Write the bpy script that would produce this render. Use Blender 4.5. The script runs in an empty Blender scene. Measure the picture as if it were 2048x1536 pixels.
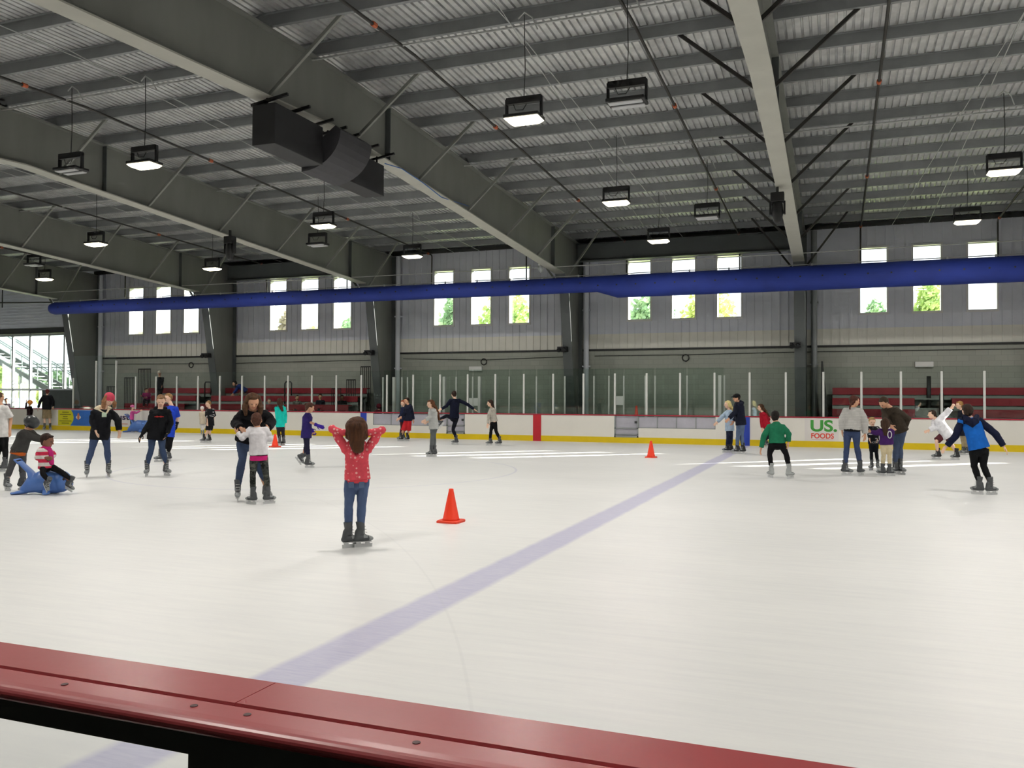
import bpy, math, random
from mathutils import Vector, Matrix, noise
random.seed(7)
C = bpy.context.scene.collection
V = Vector
# ------------------------------------------------------------------ camera
FPX, YAW, PIT, ROL, HC = 1699.39, 0.3637, 0.0175, 0.0045, 1.5928
cy, sy = math.cos(YAW), math.sin(YAW)
FW = V((-sy*math.cos(PIT), cy*math.cos(PIT), math.sin(PIT)))
R0 = V((cy, sy, 0)); U0 = R0.cross(FW)
RT = math.cos(ROL)*R0 + math.sin(ROL)*U0
UP = -math.sin(ROL)*R0 + math.cos(ROL)*U0
EYE = V((0, 0, HC))
cam = bpy.data.cameras.new('camera'); cam.sensor_width = 36; cam.lens = FPX/2048*36
cam.clip_start = .05; cam.clip_end = 500
co = bpy.data.objects.new('camera', cam); C.objects.link(co)
m = Matrix((RT, UP, -FW)).transposed().to_4x4(); m.translation = EYE
co.matrix_world = m
bpy.context.scene.camera = co
def ray(u, v): return FW + RT*((u-1024)/FPX) - UP*((v-768)/FPX)
def at(u, v, ax, val):
    d = ray(u, v); t = (val-EYE[ax])/d[ax]
    return EYE + t*d
# ------------------------------------------------------------------ meshes
class MB:
    def __init__(s): s.v = []; s.f = []; s.mi = []; s.cur = 0
    def add(s, vs, fs):
        n = len(s.v); s.v += [V(p) for p in vs]
        for f in fs: s.f.append([i+n for i in f]); s.mi.append(s.cur)
        return s
    def box(s, x0, y0, z0, x1, y1, z1):
        vs = [(x, y, z) for z in (z0, z1) for y in (y0, y1) for x in (x0, x1)]
        return s.add(vs, [(0,2,3,1),(4,5,7,6),(0,1,5,4),(2,6,7,3),(0,4,6,2),(1,3,7,5)])
    def obox(s, c, a, b, d):
        c, a, b, d = V(c), V(a), V(b), V(d)
        vs = [c+i*a+j*b+k*d for k in (-1,1) for j in (-1,1) for i in (-1,1)]
        return s.add(vs, [(0,2,3,1),(4,5,7,6),(0,1,5,4),(2,6,7,3),(0,4,6,2),(1,3,7,5)])
    def bar(s, p, q, w, h=None, up=(0,0,1)):
        p, q = V(p), V(q); d = (q-p); L = d.length
        if L < 1e-6: return s
        d /= L; a = d.cross(V(up))
        if a.length < 1e-4: a = d.cross(V((1,0,0)))
        a.normalize(); b = a.cross(d)
        return s.obox((p+q)/2, d*L/2, a*w/2, b*(h or w)/2)
    def loft(s, rings, cap=True):
        n = len(rings[0]); vs = [p for r in rings for p in r]; fs = []
        for i in range(len(rings)-1):
            for j in range(n):
                k = (j+1) % n
                fs.append((i*n+j, i*n+k, (i+1)*n+k, (i+1)*n+j))
        if cap: fs.append(tuple(range(n))[::-1]); fs.append(tuple((len(rings)-1)*n+j for j in range(n)))
        return s.add(vs, fs)
    def tube(s, pts, rad, n=10, side=None, rnd=False):
        pts = [V(p) for p in pts]
        if not isinstance(rad, (list, tuple)): rad = [rad]*len(pts)
        rad = [(r, r) if not isinstance(r, (list, tuple)) else r for r in rad]
        if rnd:
            P, Q = [], []
            d = (pts[0]-pts[1]).normalized(); r = min(rad[0])
            for t in (.95, .7, .35): P.append(pts[0]+d*r*t); q = math.sqrt(1-t*t); Q.append((rad[0][0]*q, rad[0][1]*q))
            P += pts; Q += rad
            d = (pts[-1]-pts[-2]).normalized(); r = min(rad[-1])
            for t in (.35, .7, .95): P.append(pts[-1]+d*r*t); q = math.sqrt(1-t*t); Q.append((rad[-1][0]*q, rad[-1][1]*q))
            pts, rad = P, Q
        rings = []; a = None
        for i, p in enumerate(pts):
            d = (pts[min(i+1, len(pts)-1)]-pts[max(i-1, 0)])
            d = d.normalized() if d.length > 1e-7 else V((0,0,1))
            if side is not None: a = V(side) - V(side).dot(d)*d
            elif a is None: a = d.orthogonal()
            else: a = a - a.dot(d)*d
            if a.length < 1e-5: a = d.orthogonal()
            a.normalize(); b = d.cross(a)
            rings.append([p + a*rad[i][0]*math.cos(2*math.pi*j/n) + b*rad[i][1]*math.sin(2*math.pi*j/n) for j in range(n)])
        return s.loft(rings)
    def ell(s, c, a, b, d, n=14, m=9):
        c, a, b, d = V(c), V(a), V(b), V(d); rings = []
        for i in range(1, m):
            t = math.pi*i/m
            rings.append([c + d*math.cos(t)*-1 + (a*math.cos(2*math.pi*j/n)+b*math.sin(2*math.pi*j/n))*math.sin(t) for j in range(n)])
        k = len(s.v); s.loft(rings, False)
        s.add([c-d, c+d], [])
        A, B = len(s.v)-2, len(s.v)-1; L = k+(m-2)*n
        for j in range(n):
            s.f.append([A, k+(j+1) % n, k+j]); s.mi.append(s.cur)
            s.f.append([B, L+j, L+(j+1) % n]); s.mi.append(s.cur)
        return s
    def prism(s, poly, d):
        n = len(poly); d = V(d); vs = [V(p) for p in poly]+[V(p)+d for p in poly]
        fs = [tuple(range(n))[::-1], tuple(range(n, 2*n))]+[(i, (i+1) % n, n+(i+1) % n, n+i) for i in range(n)]
        return s.add(vs, fs)
WL = {}
def mesh_of(mb, mats, org, smooth):
    me = bpy.data.meshes.new('m'); me.from_pydata([tuple(p-org) for p in mb.v], [], mb.f); me.update()
    for mt in (mats if isinstance(mats, (list, tuple)) else [mats]): me.materials.append(mt)
    for p, i in zip(me.polygons, mb.mi): p.material_index = i
    import bmesh
    bm = bmesh.new(); bm.from_mesh(me); bmesh.ops.recalc_face_normals(bm, faces=bm.faces); bm.to_mesh(me); bm.free()
    if smooth:
        for p in me.polygons: p.use_smooth = True
    return me
def obj(name, mb, mats, parent=None, loc=None, smooth=False, bevel=0):
    if parent is not None: org = WL[parent.name]
    else: org = V(loc) if loc is not None else V((0,0,0))
    o = bpy.data.objects.new(name, mesh_of(mb, mats, org, smooth)); C.objects.link(o)
    o.data.name = name
    if parent is not None: o.parent = parent
    else: o.location = org
    WL[o.name] = org
    if bevel:
        b = o.modifiers.new('b', 'BEVEL'); b.width = bevel; b.segments = 2; b.limit_method = 'ANGLE'
    return o
def tag(o, label, cat, group=None):
    o['label'] = label; o['category'] = cat
    if group: o['group'] = group
    return o
def thing(name, label, cat, loc, group=None):
    o = bpy.data.objects.new(name, None); C.objects.link(o); o.location = V(loc); WL[o.name] = V(loc)
    o.empty_display_size = .1
    return tag(o, label, cat, group)
def struct(name, mb, mats, **k):
    o = obj(name, mb, mats, **k); o['kind'] = 'structure'; return o
def dup(root, loc, label, group=None):
    def cp(o, par):
        c = o.copy(); C.objects.link(c)
        if par is not None: c.parent = par
        for ch in list(o.children): cp(ch, c)
        return c
    r = cp(root, None); r.location = V(loc); r['label'] = label
    if group: r['group'] = group
    WL[r.name] = V(loc)
    return r
ORD = 'first second third fourth fifth sixth seventh eighth ninth tenth eleventh twelfth thirteenth fourteenth fifteenth sixteenth seventeenth eighteenth nineteenth twentieth twenty-first twenty-second twenty-third twenty-fourth twenty-fifth twenty-sixth twenty-seventh twenty-eighth twenty-ninth thirtieth thirty-first thirty-second thirty-third thirty-fourth thirty-fifth thirty-sixth'.split()
# ------------------------------------------------------------------ materials
def lin(c):
    if isinstance(c, str): c = [int(c[i:i+2], 16)/255 for i in (0, 2, 4)]
    return [(x/12.92 if x <= .04045 else ((x+.055)/1.055)**2.4) for x in c]
class NT:
    def __init__(s, name):
        s.m = bpy.data.materials.new(name); s.m.use_nodes = True; s.t = s.m.node_tree; s.n = s.t.nodes
        s.b = s.n['Principled BSDF']; s.out = s.n['Material Output']
    def node(s, t, **k):
        x = s.n.new(t)
        for a, b in k.items(): setattr(x, a, b)
        return x
    def l(s, a, b): s.t.links.new(a, b)
    def coord(s, scale=(1,1,1)):
        tc = s.node('ShaderNodeTexCoord'); mp = s.node('ShaderNodeMapping'); mp.inputs['Scale'].default_value = scale
        s.l(tc.outputs['Object'], mp.inputs['Vector']); return mp.outputs['Vector']
    def noise(s, sc, scale=(1,1,1), det=4, rough=.55):
        n = s.node('ShaderNodeTexNoise'); n.inputs['Scale'].default_value = sc; n.inputs['Detail'].default_value = det
        n.inputs['Roughness'].default_value = rough
        s.l(s.coord(scale), n.inputs['Vector']); return n.outputs['Fac']
    def ramp(s, fac, stops, const=False):
        r = s.node('ShaderNodeValToRGB'); e = r.color_ramp.elements
        if const: r.color_ramp.interpolation = 'CONSTANT'
        while len(e) < len(stops): e.new(.5)
        for x, (p, c) in zip(e, stops): x.position = p; x.color = (*c, 1)
        s.l(fac, r.inputs['Fac']); return r.outputs['Color']
    def mix(s, fac, a, b, typ='MIX'):
        x = s.node('ShaderNodeMix', data_type='RGBA', blend_type=typ)
        for i, q in ((0, fac), (6, a), (7, b)):
            if hasattr(q, 'node'): s.l(q, x.inputs[i])
            elif i == 0: x.inputs[0].default_value = q
            else: x.inputs[i].default_value = (*q, 1)
        return x.outputs[2]
    def math(s, op, a, b=0, c=None):
        x = s.node('ShaderNodeMath', operation=op)
        for i, q in enumerate((a, b) if c is None else (a, b, c)):
            if hasattr(q, 'node'): s.l(q, x.inputs[i])
            else: x.inputs[i].default_value = q
        return x.outputs[0]
    def bump(s, h, st=.3, dist=.01):
        b = s.node('ShaderNodeBump'); b.inputs['Strength'].default_value = st; b.inputs['Distance'].default_value = dist
        s.l(h, b.inputs['Height']); s.l(b.outputs[0], s.b.inputs['Normal'])
def mat(name, col, rough=.6, metal=0, var=.12, sc=3, scale=(1,1,1), bump=0, spec=.5, bsc=None):
    c = lin(col); t = NT(name)
    f = t.noise(sc, scale)
    a = [max(0, x*(1-var)) for x in c]; b = [min(1, x*(1+var)) for x in c]
    t.l(t.ramp(f, [(.3, a), (.7, b)]), t.b.inputs['Base Color'])
    t.b.inputs['Roughness'].default_value = rough; t.b.inputs['Metallic'].default_value = metal
    t.b.inputs['Specular IOR Level'].default_value = spec
    if bump: t.bump(t.noise(bsc or sc*6, scale), bump)
    return t.m
def emis(name, col, st):
    t = NT(name); t.b.inputs['Base Color'].default_value = (*lin(col), 1)
    t.b.inputs['Emission Color'].default_value = (*lin(col), 1); t.b.inputs['Emission Strength'].default_value = st
    return t.m
def glass(name, tint, refl=.05, mult=.55):
    t = NT(name); t.n.remove(t.b)
    a = t.node('ShaderNodeBsdfTransparent'); a.inputs[0].default_value = (*tint, 1)
    g = t.node('ShaderNodeBsdfGlossy'); g.inputs['Roughness'].default_value = .02; g.inputs[0].default_value = (.9,.95,.93,1)
    lw = t.node('ShaderNodeLayerWeight'); lw.inputs[0].default_value = .25
    f = t.math('MULTIPLY_ADD', lw.outputs['Fresnel'], mult, refl*.4)
    mx = t.node('ShaderNodeMixShader'); t.l(f, mx.inputs[0]); t.l(a.outputs[0], mx.inputs[1]); t.l(g.outputs[0], mx.inputs[2])
    t.l(mx.outputs[0], t.out.inputs[0]); return t.m
X1, SB, WY, DY = -1.18, 8.68, 33.74, 30.55
COLX = [X1-SB*i for i in range(-3, 6)]     # 24.9 ... -44.6
def roofz(y): return 8.75-.0302*(y-15) if y > 15 else 8.75-.0302*(15-y)
def ice_mat():
    t = NT('ice'); tc = t.node('ShaderNodeTexCoord'); sp = t.node('ShaderNodeSeparateXYZ'); t.l(tc.outputs['Object'], sp.inputs[0])
    x, y = sp.outputs[0], sp.outputs[1]
    wob = t.noise(3.0, (1,1,1), 3)
    base = t.ramp(t.noise(.35, (1,1.6,1), 5), [(.25, (.80,.80,.79)), (.75, (.87,.865,.85))])
    scr = t.ramp(t.noise(2.2, (.5,6,1), 8, .7), [(.38, (.91,.91,.93)), (.6, (1,1,1))])
    base = t.mix(.55, base, scr, 'MULTIPLY')
    def band(cx, hw, soft):
        d = t.math('ABSOLUTE', t.math('SUBTRACT', x, cx))
        d = t.math('ADD', d, t.math('MULTIPLY', t.math('SUBTRACT', wob, .5), .05))
        m = t.node('ShaderNodeMapRange'); m.inputs[1].default_value = hw+soft; m.inputs[2].default_value = hw-soft
        t.l(d, m.inputs[0]); return m.outputs[0]
    blu = t.ramp(t.noise(5, (1,7,1), 6, .7), [(.3, (.50,.49,.66)), (.7, (.64,.63,.75))])
    base = t.mix(band(-2.93, .17, .035), base, blu)
    def ringm(cx, cy_, r, hw, k):
        dx = t.math('SUBTRACT', x, cx); dy = t.math('SUBTRACT', y, cy_)
        rr = t.math('SQRT', t.math('ADD', t.math('MULTIPLY', dx, dx), t.math('MULTIPLY', dy, dy)))
        d = t.math('ABSOLUTE', t.math('SUBTRACT', rr, r))
        m = t.node('ShaderNodeMapRange'); m.inputs[1].default_value = hw*1.5; m.inputs[2].default_value = hw*.6
        t.l(d, m.inputs[0]); return t.math('MULTIPLY', m.outputs[0], k)
    base = t.mix(ringm(-10.75, 16.3, 4.35, .025, .4), base, (.52,.52,.68))
    # skate cuts: thin curved scratches
    for cx, cy_, r, k in ((-2, 40, 26.5, .12), (4, -20, 31.2, .14), (-30, 10, 19.4, .14), (-9, 44, 31.0, .12), (-22, -6, 22.6, .12), (8, 30, 15.3, .1), (-14, 60, 46.3, .12), (-6, 36, 21.2, .14), (-25, 41, 27.8, .14)):
        base = t.mix(ringm(cx, cy_, r, .010, k*.8), base, (.45,.45,.48))
    t.l(base, t.b.inputs['Base Color'])
    t.b.inputs['Roughness'].default_value = .42; t.b.inputs['Specular IOR Level'].default_value = .3
    t.bump(t.noise(2.5, (1,4,1), 6), .05, .01)
    return t.m
M = dict(
 ice=ice_mat(),
 rubber=mat('rubber floor', '3a3c3c', .8, bump=.3),
 steel=mat('dark painted steel', '7a7c77', .55, var=.1, sc=1.2, scale=(1,1,.3)),
 steel2=mat('column steel', '565b5b', .55, var=.1, sc=1.2),
 flange=mat('flange grey', 'b3b3a9', .5, var=.06, sc=2),
 purlin=mat('galvanised purlin', '8c8f90', .5, .3, var=.16, sc=1.6, bump=.1),
 deck=mat('galvanised deck', 'e8eaea', .36, .5, var=.22, sc=2.3, scale=(1,1,1), bump=.15, bsc=30),  # base colour raised to carry the bright light on the roof underside
 siding=mat('wall liner', 'e6e9f2', .5, var=.05, sc=1.5),  # lightened beyond the real panel to make up for dim wall lighting
 siding2=mat('pale lower wall band', 'f4f2e8', .5, var=.05, sc=1.5),
 block=mat('painted block', '7d8078', .8, var=.07, sc=2.2, bump=.2),
 white=mat('white paint', 'eeeeec', .5, var=.02),
 hdpe=mat('white board plastic', 'efece4', .35, var=.025, sc=1.1),
 yellow=mat('yellow kick plate', 'e3c500', .4, var=.04),
 redcap=mat('red rail plastic', 'bb4a4e', .33, var=.06, sc=2.5, bump=.04),  # paler red than the far cap: light on the near rail is mixed in
 redfar=mat('far red cap plastic', 'a01c34', .4),
 red=mat('red board plastic', 'c01c2c', .4, var=.04),
 blue=mat('blue board plastic', '1e3fae', .4, var=.04),
 duct=mat('blue duct fabric', '1b3185', .75, var=.12, sc=1.5, bump=.3),
 black=mat('black metal', '17181a', .5, var=.1),
 dark=mat('charcoal metal', '2c2e2d', .55, var=.1),
 ductb=mat('speaker cabinet black', '1d1e21', .65, var=.1),
 ductg=mat('speaker grille grey', '36363a', .7, var=.1, sc=6),
 post=mat('white aluminium post', 'dcdeda', .4, var=.04),
 alu=mat('dull aluminium', '9a9fa0', .45, .4, var=.1, sc=2),
 greypan=mat('smoky bench panel', 'b4b3be', .4, var=.1, sc=2),
 bench=mat('red bench plank', '8f1b2a', .5, var=.1),
 tread=mat('aluminium footboard', '8f9892', .5, .2, var=.1),
 pipe=mat('dark pipe', '2b2926', .6, var=.15),
 coup=mat('orange coupling', 'b45a36', .6),
 cable=mat('pale cable', 'b9bcba', .5),
 bolt=mat('screw head', '4a1014', .5),
 orange=mat('cone orange', 'ff3d14', .45, var=.04),
 conebase=mat('cone base', 'e63c18', .5, var=.05),
 seal=mat('blue skating aid plastic', '4d74b8', .4, var=.05),
 teal=mat('stair paint', '4a5c58', .5, var=.1),
 darkgreen=mat('dark lobby wall', '3f4845', .7, var=.1),
 pane=glass('window glass', (.97,.98,.97)),
 rink=glass('rink glass', (.94,.97,.955), .07),
 rinkg=glass('rink glass green', (.94,.975,.955), .08),
 clear=glass('clear rail panel', (.97,.98,.98), .01, .06),
 lensoff=mat('lamp lens off', 'd0d2d4', .4, var=.02),
 lenson=emis('lamp lens lit', 'fff3d0', 7),
 bark=mat('bark', '5b4c3c', .9, sc=6, bump=.4),
)
M['lenson'].cycles.emission_sampling = 'NONE'
M['blockc0'] = mat('near wall paint', '6d7069', .8, var=.06)
# ------------------------------------------------------------------ people
CR = dict(A=(0,640,3.84), B=(340,740,5.12), C=(600,780,4.517), D=(720,720,6.0235), E=(1040,720,4.6545), G=(1400,720,5.907), H=(1640,720,5.02), I=(0,800,7.314), J=(180,680,9.309), K=(400,720,9.309), L=(600,720,9.309), N=(0,700,9.309))
_mc = {}
WS = bpy.data.scenes.new('workshop')
def cloth(col, kind='plain', col2=None):
    key = (col, kind, col2)
    if key in _mc: return _mc[key]
    t = NT('cloth %s %s' % (kind, col)); c = lin(col)
    f = t.noise(9, (1,1,1), 3); a = [x*.86 for x in c]; b = [min(1, x*1.12) for x in c]
    base = t.ramp(f, [(.35, a), (.65, b)])
    if kind == 'dots':
        v = t.node('ShaderNodeTexVoronoi'); v.inputs['Scale'].default_value = 24; v.inputs['Randomness'].default_value = .45
        t.l(t.coord((1,1,1)), v.inputs['Vector'])
        m_ = t.node('ShaderNodeMapRange'); m_.inputs[1].default_value = .33; m_.inputs[2].default_value = .26; t.l(v.outputs['Distance'], m_.inputs[0])
        base = t.mix(m_.outputs[0], base, tuple(lin(col2)))
    elif kind in ('stripes', 'fine'):
        tc = t.node('ShaderNodeTexCoord'); s_ = t.node('ShaderNodeSeparateXYZ'); t.l(tc.outputs['Object'], s_.inputs[0])
        w = t.math('FRACT', t.math('MULTIPLY', s_.outputs[2], 8.5 if kind == 'stripes' else 30)); g = t.math('GREATER_THAN', w, .5)
        base = t.mix(g, base, tuple(lin(col2)))
    elif kind == 'camo':
        base = t.ramp(t.noise(9, (1,1,1.6), 4, .6), [(0, tuple(lin(col))), (.44, tuple(lin(col2))), (.54, tuple(lin('1a1c1a'))), (.64, tuple(lin(col)))], True)
    elif kind == 'denim':
        f2 = t.noise(4, (1,1,.5), 3); base = t.mix(t.math('MULTIPLY', f2, .5), base, tuple(lin(col2 or '8296b0')))
    elif kind == 'jersey':
        base = t.ramp(t.noise(6, (1,1,2.2), 2, .5), [(0, tuple(lin(col))), (.58, tuple(lin(col))), (.6, tuple(lin(col2))), (.66, tuple(lin(col)))], True)
    t.l(base, t.b.inputs['Base Color']); t.b.inputs['Roughness'].default_value = .85; t.b.inputs['Specular IOR Level'].default_value = .2
    t.bump(t.noise(28, (1,1,1), 3), .25, .004)
    _mc[key] = t.m; return t.m
def hairm(col, hi=None):
    key = ('hair', col)
    if key in _mc: return _mc[key]
    t = NT('hair '+col); c = lin(col); f = t.noise(14, (3,3,.6), 4, .6)
    t.l(t.ramp(f, [(.3, [x*.6 for x in c]), (.7, [min(1, x*1.5) for x in c])]), t.b.inputs['Base Color']); t.b.inputs['Roughness'].default_value = .65; t.b.inputs['Specular IOR Level'].default_value = .25
    t.bump(f, .9, .012); _mc[key] = t.m; return t.m
SKINS = dict(l=mat('skin light', 'ecc3a9', .55, var=.06, sc=5), m=mat('skin medium', 'd3a081', .55, var=.06, sc=5), d=mat('skin dark', '7d523e', .55, var=.06, sc=5))  # tones brightened to offset face shading from the overhead lamps
M['eye'] = mat('eye dark', '231c1a', .3); M['lip'] = mat('lip', 'a8544c', .5)
M['boot'] = mat('skate boot grey', '44474a', .5, var=.15, sc=8); M['boot2'] = mat('skate toe grey', '85898a', .5, var=.1)
M['bladeh'] = mat('skate blade holder', 'd8dadb', .35); M['lace'] = mat('lace', 'c9cbc8', .6)
M['bootk'] = mat('skate boot black', '1c1d1f', .4, var=.15, sc=8); M['bootw'] = mat('skate boot pale grey', 'a2a6a6', .5, var=.1, sc=8)
def fuse(name, mb, mats, parent, vox, loc=None, amp=0, sm=2, paint=None):
    org = WL[parent.name] if parent is not None else V(loc)
    me = mesh_of(mb, mats, org, True); tmp = bpy.data.objects.new('tmp', me); WS.collection.objects.link(tmp)
    r = tmp.modifiers.new('r', 'REMESH'); r.mode = 'VOXEL'; r.voxel_size = vox; r.use_smooth_shade = True
    if sm: s_ = tmp.modifiers.new('s', 'SMOOTH'); s_.factor = .5; s_.iterations = sm
    WS.view_layers[0].update(); dg = WS.view_layers[0].depsgraph; me2 = bpy.data.meshes.new_from_object(tmp.evaluated_get(dg))
    bpy.data.objects.remove(tmp); me2.name = name; me2.materials.clear()
    for mt in (mats if isinstance(mats, (list, tuple)) else [mats]): me2.materials.append(mt)
    if amp:
        nn = [v.normal.copy() for v in me2.vertices]
        for v, vn in zip(me2.vertices, nn):
            q = v.co*9; d = noise.noise(q)*amp + noise.noise(V((q.x*2.2, q.y*2.2, q.z*3.5)))*amp*.6
            v.co = v.co + vn*d
    if paint:
        for p in me2.polygons: p.material_index = paint(p.center+org)
    else:
        for p in me2.polygons: p.material_index = 0
    for p in me2.polygons: p.use_smooth = True
    o = bpy.data.objects.new(name, me2); C.objects.link(o)
    if parent is not None: o.parent = parent
    else: o.location = org
    WL[o.name] = org
    return o
def hand(mb, w, d, pn, k, curl=.4):
    """palm at wrist w, direction d, palm normal pn; five separate fingers"""
    d = d.normalized(); pn = (pn-pn.dot(d)*d).normalized(); s = d.cross(pn)
    L = .175*k
    mb.tube([w, w+d*L*.25, w+d*L*.5], [(.026*k, .02*k), (.036*k, .017*k), (.038*k, .014*k)], 10, side=s, rnd=True)
    for i, (o_, l) in enumerate(((-1.25, .42), (-.42, .5), (.42, .47), (1.25, .36))):
        b = w+d*L*.5+s*o_*.024*k; a = curl*(.8+.15*i)
        m1 = b+(d*math.cos(a*.5)+pn*math.sin(a*.5)+s*o_*.07)*L*l*.5; m2 = m1+(d*math.cos(a*1.3)+pn*math.sin(a*1.3)+s*o_*.05)*L*l*.5
        mb.tube([b, m1, m2], [.0095*k, .009*k, .0075*k], 7, rnd=True)
    b = w+d*L*.15-s*.026*k; m1 = b+(d*.6-s*.75+pn*.25).normalized()*L*.24; m2 = m1+(d*.9-s*.25+pn*.3).normalized()*L*.18
    mb.tube([b, m1, m2], [.012*k, .0105*k, .009*k], 7, rnd=True)
def P(lb, crop, G, k, phi, H, N, Pv, EA, WA, EB, WB, KA, KB, FA, FB, top, bot, hair, skin='l', hs=None, hphi=None, pitch=-8, wide=1.0,
      sleeve=1.0, legl=1.0, hem=.10, hood=None, hat=None, glove=None, boots='boot', vox=.011, gw=None, sleevem=None, zf=0.0, seated=False, extra=None, skirt=0, curl=.45, puff=0, nofeet=False, headr=1.0, hairw=1.0, sdrop=.05):
    ox, oy, sc_ = CR[crop]
    px = lambda q: (ox+q[0]/sc_, oy+q[1]/sc_)
    if gw is not None: base = at(*px(G), 1, gw); base.z = 0
    else: base = at(*px(G), 2, 0)
    f = V((base.x, base.y, 0)).normalized(); r = V((f.y, -f.x, 0)); D0 = base.dot(f)
    base = V((base.x, base.y, zf))
    def J(q):
        d = ray(*px(q)); D = D0+(q[2]*k if len(q) > 2 else 0)
        return EYE + d*(D/d.dot(f))
    def facing(a, pit=0):
        a = math.radians(a); return (r*math.sin(a)-f*math.cos(a))*math.cos(math.radians(pit))+V((0,0,math.sin(math.radians(pit))))
    def sidev(a):
        a = math.radians(a); s = r*math.cos(a)+f*math.sin(a)
        if s.dot(r) < -.02 or (abs(s.dot(r)) <= .02 and s.dot(f) < 0): s = -s
        return s
    up = V((0,0,1)); fd = facing(phi); sd = sidev(phi)
    hphi = phi if hphi is None else hphi
    hs = hs or .118*k**.35*headr
    H, N, Pc = J(H), J(N), J(Pv)
    SA, SBB = N-sd*.16*k*wide-up*sdrop*k, N+sd*.16*k*wide-up*sdrop*k
    HA, HB = Pc-sd*.085*k, Pc+sd*.085*k
    EA, WA, EB, WB = [J(q) if q else None for q in (EA, WA, EB, WB)]
    KA, KB = [J(q) if q else None for q in (KA, KB)]
    sp_ = (N-Pc).normalized()
    # feet
    def foot(q, hp):
        if q is None: return None
        if q[0] == 'L':
            a = J(q[1:4]); t_ = J(q[4:7]); d = (t_-a).normalized(); u = (a-J((q[1], q[2]-10, q[3]))); 
            u = up-up.dot(d)*d
            if u.length < .2: u = -fd
            u.normalize(); return a, d, u
        x, dd, a = q; p = J((x, G[1], dd)); p.z = zf+.16*k**.6
        return p, facing(a), up
    FA, FB = foot(FA, HA), foot(FB, HB)
    kf = k**.75
    # body
    hf = facing(hphi, pitch); hsd = facing(hphi+90); hup = hsd.cross(hf)
    if hup.z < 0: hup = -hup
    hw = hs*.68
    mb = MB()
    mb.ell(H+hup*hs*.08, hsd*hw, hf*hs*.82, hup*hs*.92, 18, 12)
    mb.ell(H+hf*hs*.18-hup*hs*.42, hsd*hw*.72, hf*hs*.62, hup*hs*.55, 14, 9)
    mb.tube([H+hf*hs*.80+hup*hs*.05, H+hf*hs*.95-hup*hs*.16], [hs*.08, hs*.12], 7, rnd=True)
    for s_ in (-1, 1): mb.ell(H+hsd*s_*hw*1.0-hf*hs*.02-hup*hs*.05, hsd*hs*.08, hf*hs*.15, hup*hs*.24, 8, 6)
    for s_ in (-1, 1): mb.ell(H+hf*hs*.66+hsd*s_*hs*.26+hup*hs*.2, hsd*hs*.17, hf*hs*.16, hup*hs*.07, 8, 5)
    mb.tube([H-hup*hs*.4-hf*hs*.15, N+up*.0, N-sp_*.06*k], [hs*.42, .052*k, .07*k], 12, rnd=True)
    Wst = Pc.lerp(N, .42); Ch = Pc.lerp(N, .78)
    mb.tube([Pc-sp_*.05*k, Wst, Ch, N-sp_*.04*k], [(.13*k, .095*k), (.11*k, .085*k), (.14*k*wide, .1*k), (.09*k*wide, .065*k)], 16, side=sd, rnd=True)
    for S_, E_, W_, sg in ((SA, EA, WA, -1), (SBB, EB, WB, 1)):
        if E_ is None: continue
        mb.tube([N-sp_*.07*k, S_, E_, W_], [.06*k, .05*k, .038*k, .026*k], 10, rnd=True)
        ad = (W_-E_).normalized(); hand(mb, W_, ad, -sd*sg*1.0+fd*.35, kf**1.0*1.02, curl)
    for Hp, K_, F_ in ((HA, KA, FA), (HB, KB, FB)):
        if K_ is None: continue
        e_ = F_[0]+F_[2]*.04*k if F_ else K_-up*.3*k
        if nofeet: e_ = K_-up*.25*k
        mid = K_.lerp(e_, .3)
        mb.tube([Hp, K_, mid, e_], [.072*k, .048*k, .052*k, .034*k], 10, rnd=True)
    eyes = [H+hf*hs*.76+hsd*s_*hs*.27+hup*hs*.07 for s_ in (-1, 1)]; mouth = H+hf*hs*.78-hup*hs*.42
    def paint(c):
        for e_ in eyes:
            q = c-e_
            if abs(q.dot(hsd)) < hs*.10 and abs(q.dot(hup)) < hs*.05 and abs(q.dot(hf)) < hs*.2: return 1
        q = c-mouth
        if abs(q.dot(hsd)) < hs*.22 and abs(q.dot(hup)) < hs*.05 and abs(q.dot(hf)) < hs*.25: return 2
        return 0
    body = fuse('person', mb, [SKINS[skin], M['eye'], M['lip']], None, min(vox, .009), loc=base, sm=1, paint=paint)
    tag(body, lb, 'person')
    # garments
    o_ = .014*k+puff
    tm = cloth(*top) if isinstance(top, tuple) else cloth(top)
    bm_ = cloth(*bot) if isinstance(bot, tuple) else cloth(bot)
    mb = MB(); slv = MB(); lower = Pc-sp_*hem*k
    mb.tube([lower, Pc, Wst, Ch, N-sp_*.03*k, N+sp_*.012*k], [((.166+skirt)*k+o_, (.126+skirt*.7)*k+o_), (.166*k+o_, .12*k+o_), (.146*k+o_, .108*k+o_), (.16*k*wide+o_, .115*k+o_), (.088*k*wide+o_*.7, .072*k+o_*.7), (.056*k+o_*.5, .052*k+o_*.5)], 18, side=sd)
    tgt = slv if sleevem else mb
    for S_, E_, W_ in ((SA, EA, WA), (SBB, EB, WB)):
        if E_ is None: continue
        C0 = N-sp_*.09*k
        if sleeve >= .99: tgt.tube([C0, S_, S_.lerp(E_, .5), E_, W_], [.07*k+o_*.8, .055*k+o_*.8, .05*k+o_, .045*k+o_, .033*k+o_], 12, rnd=False)
        elif sleeve > 0: q = S_.lerp(E_, min(1, sleeve*2)); tgt.tube([C0, S_, q], [.07*k+o_, .06*k+o_, .055*k+o_*1.6], 12)
        if sleeve >= .99: tgt.ell(E_, sd*(.046*k+o_), up*(.046*k+o_), fd*(.046*k+o_), 10, 7)
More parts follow.
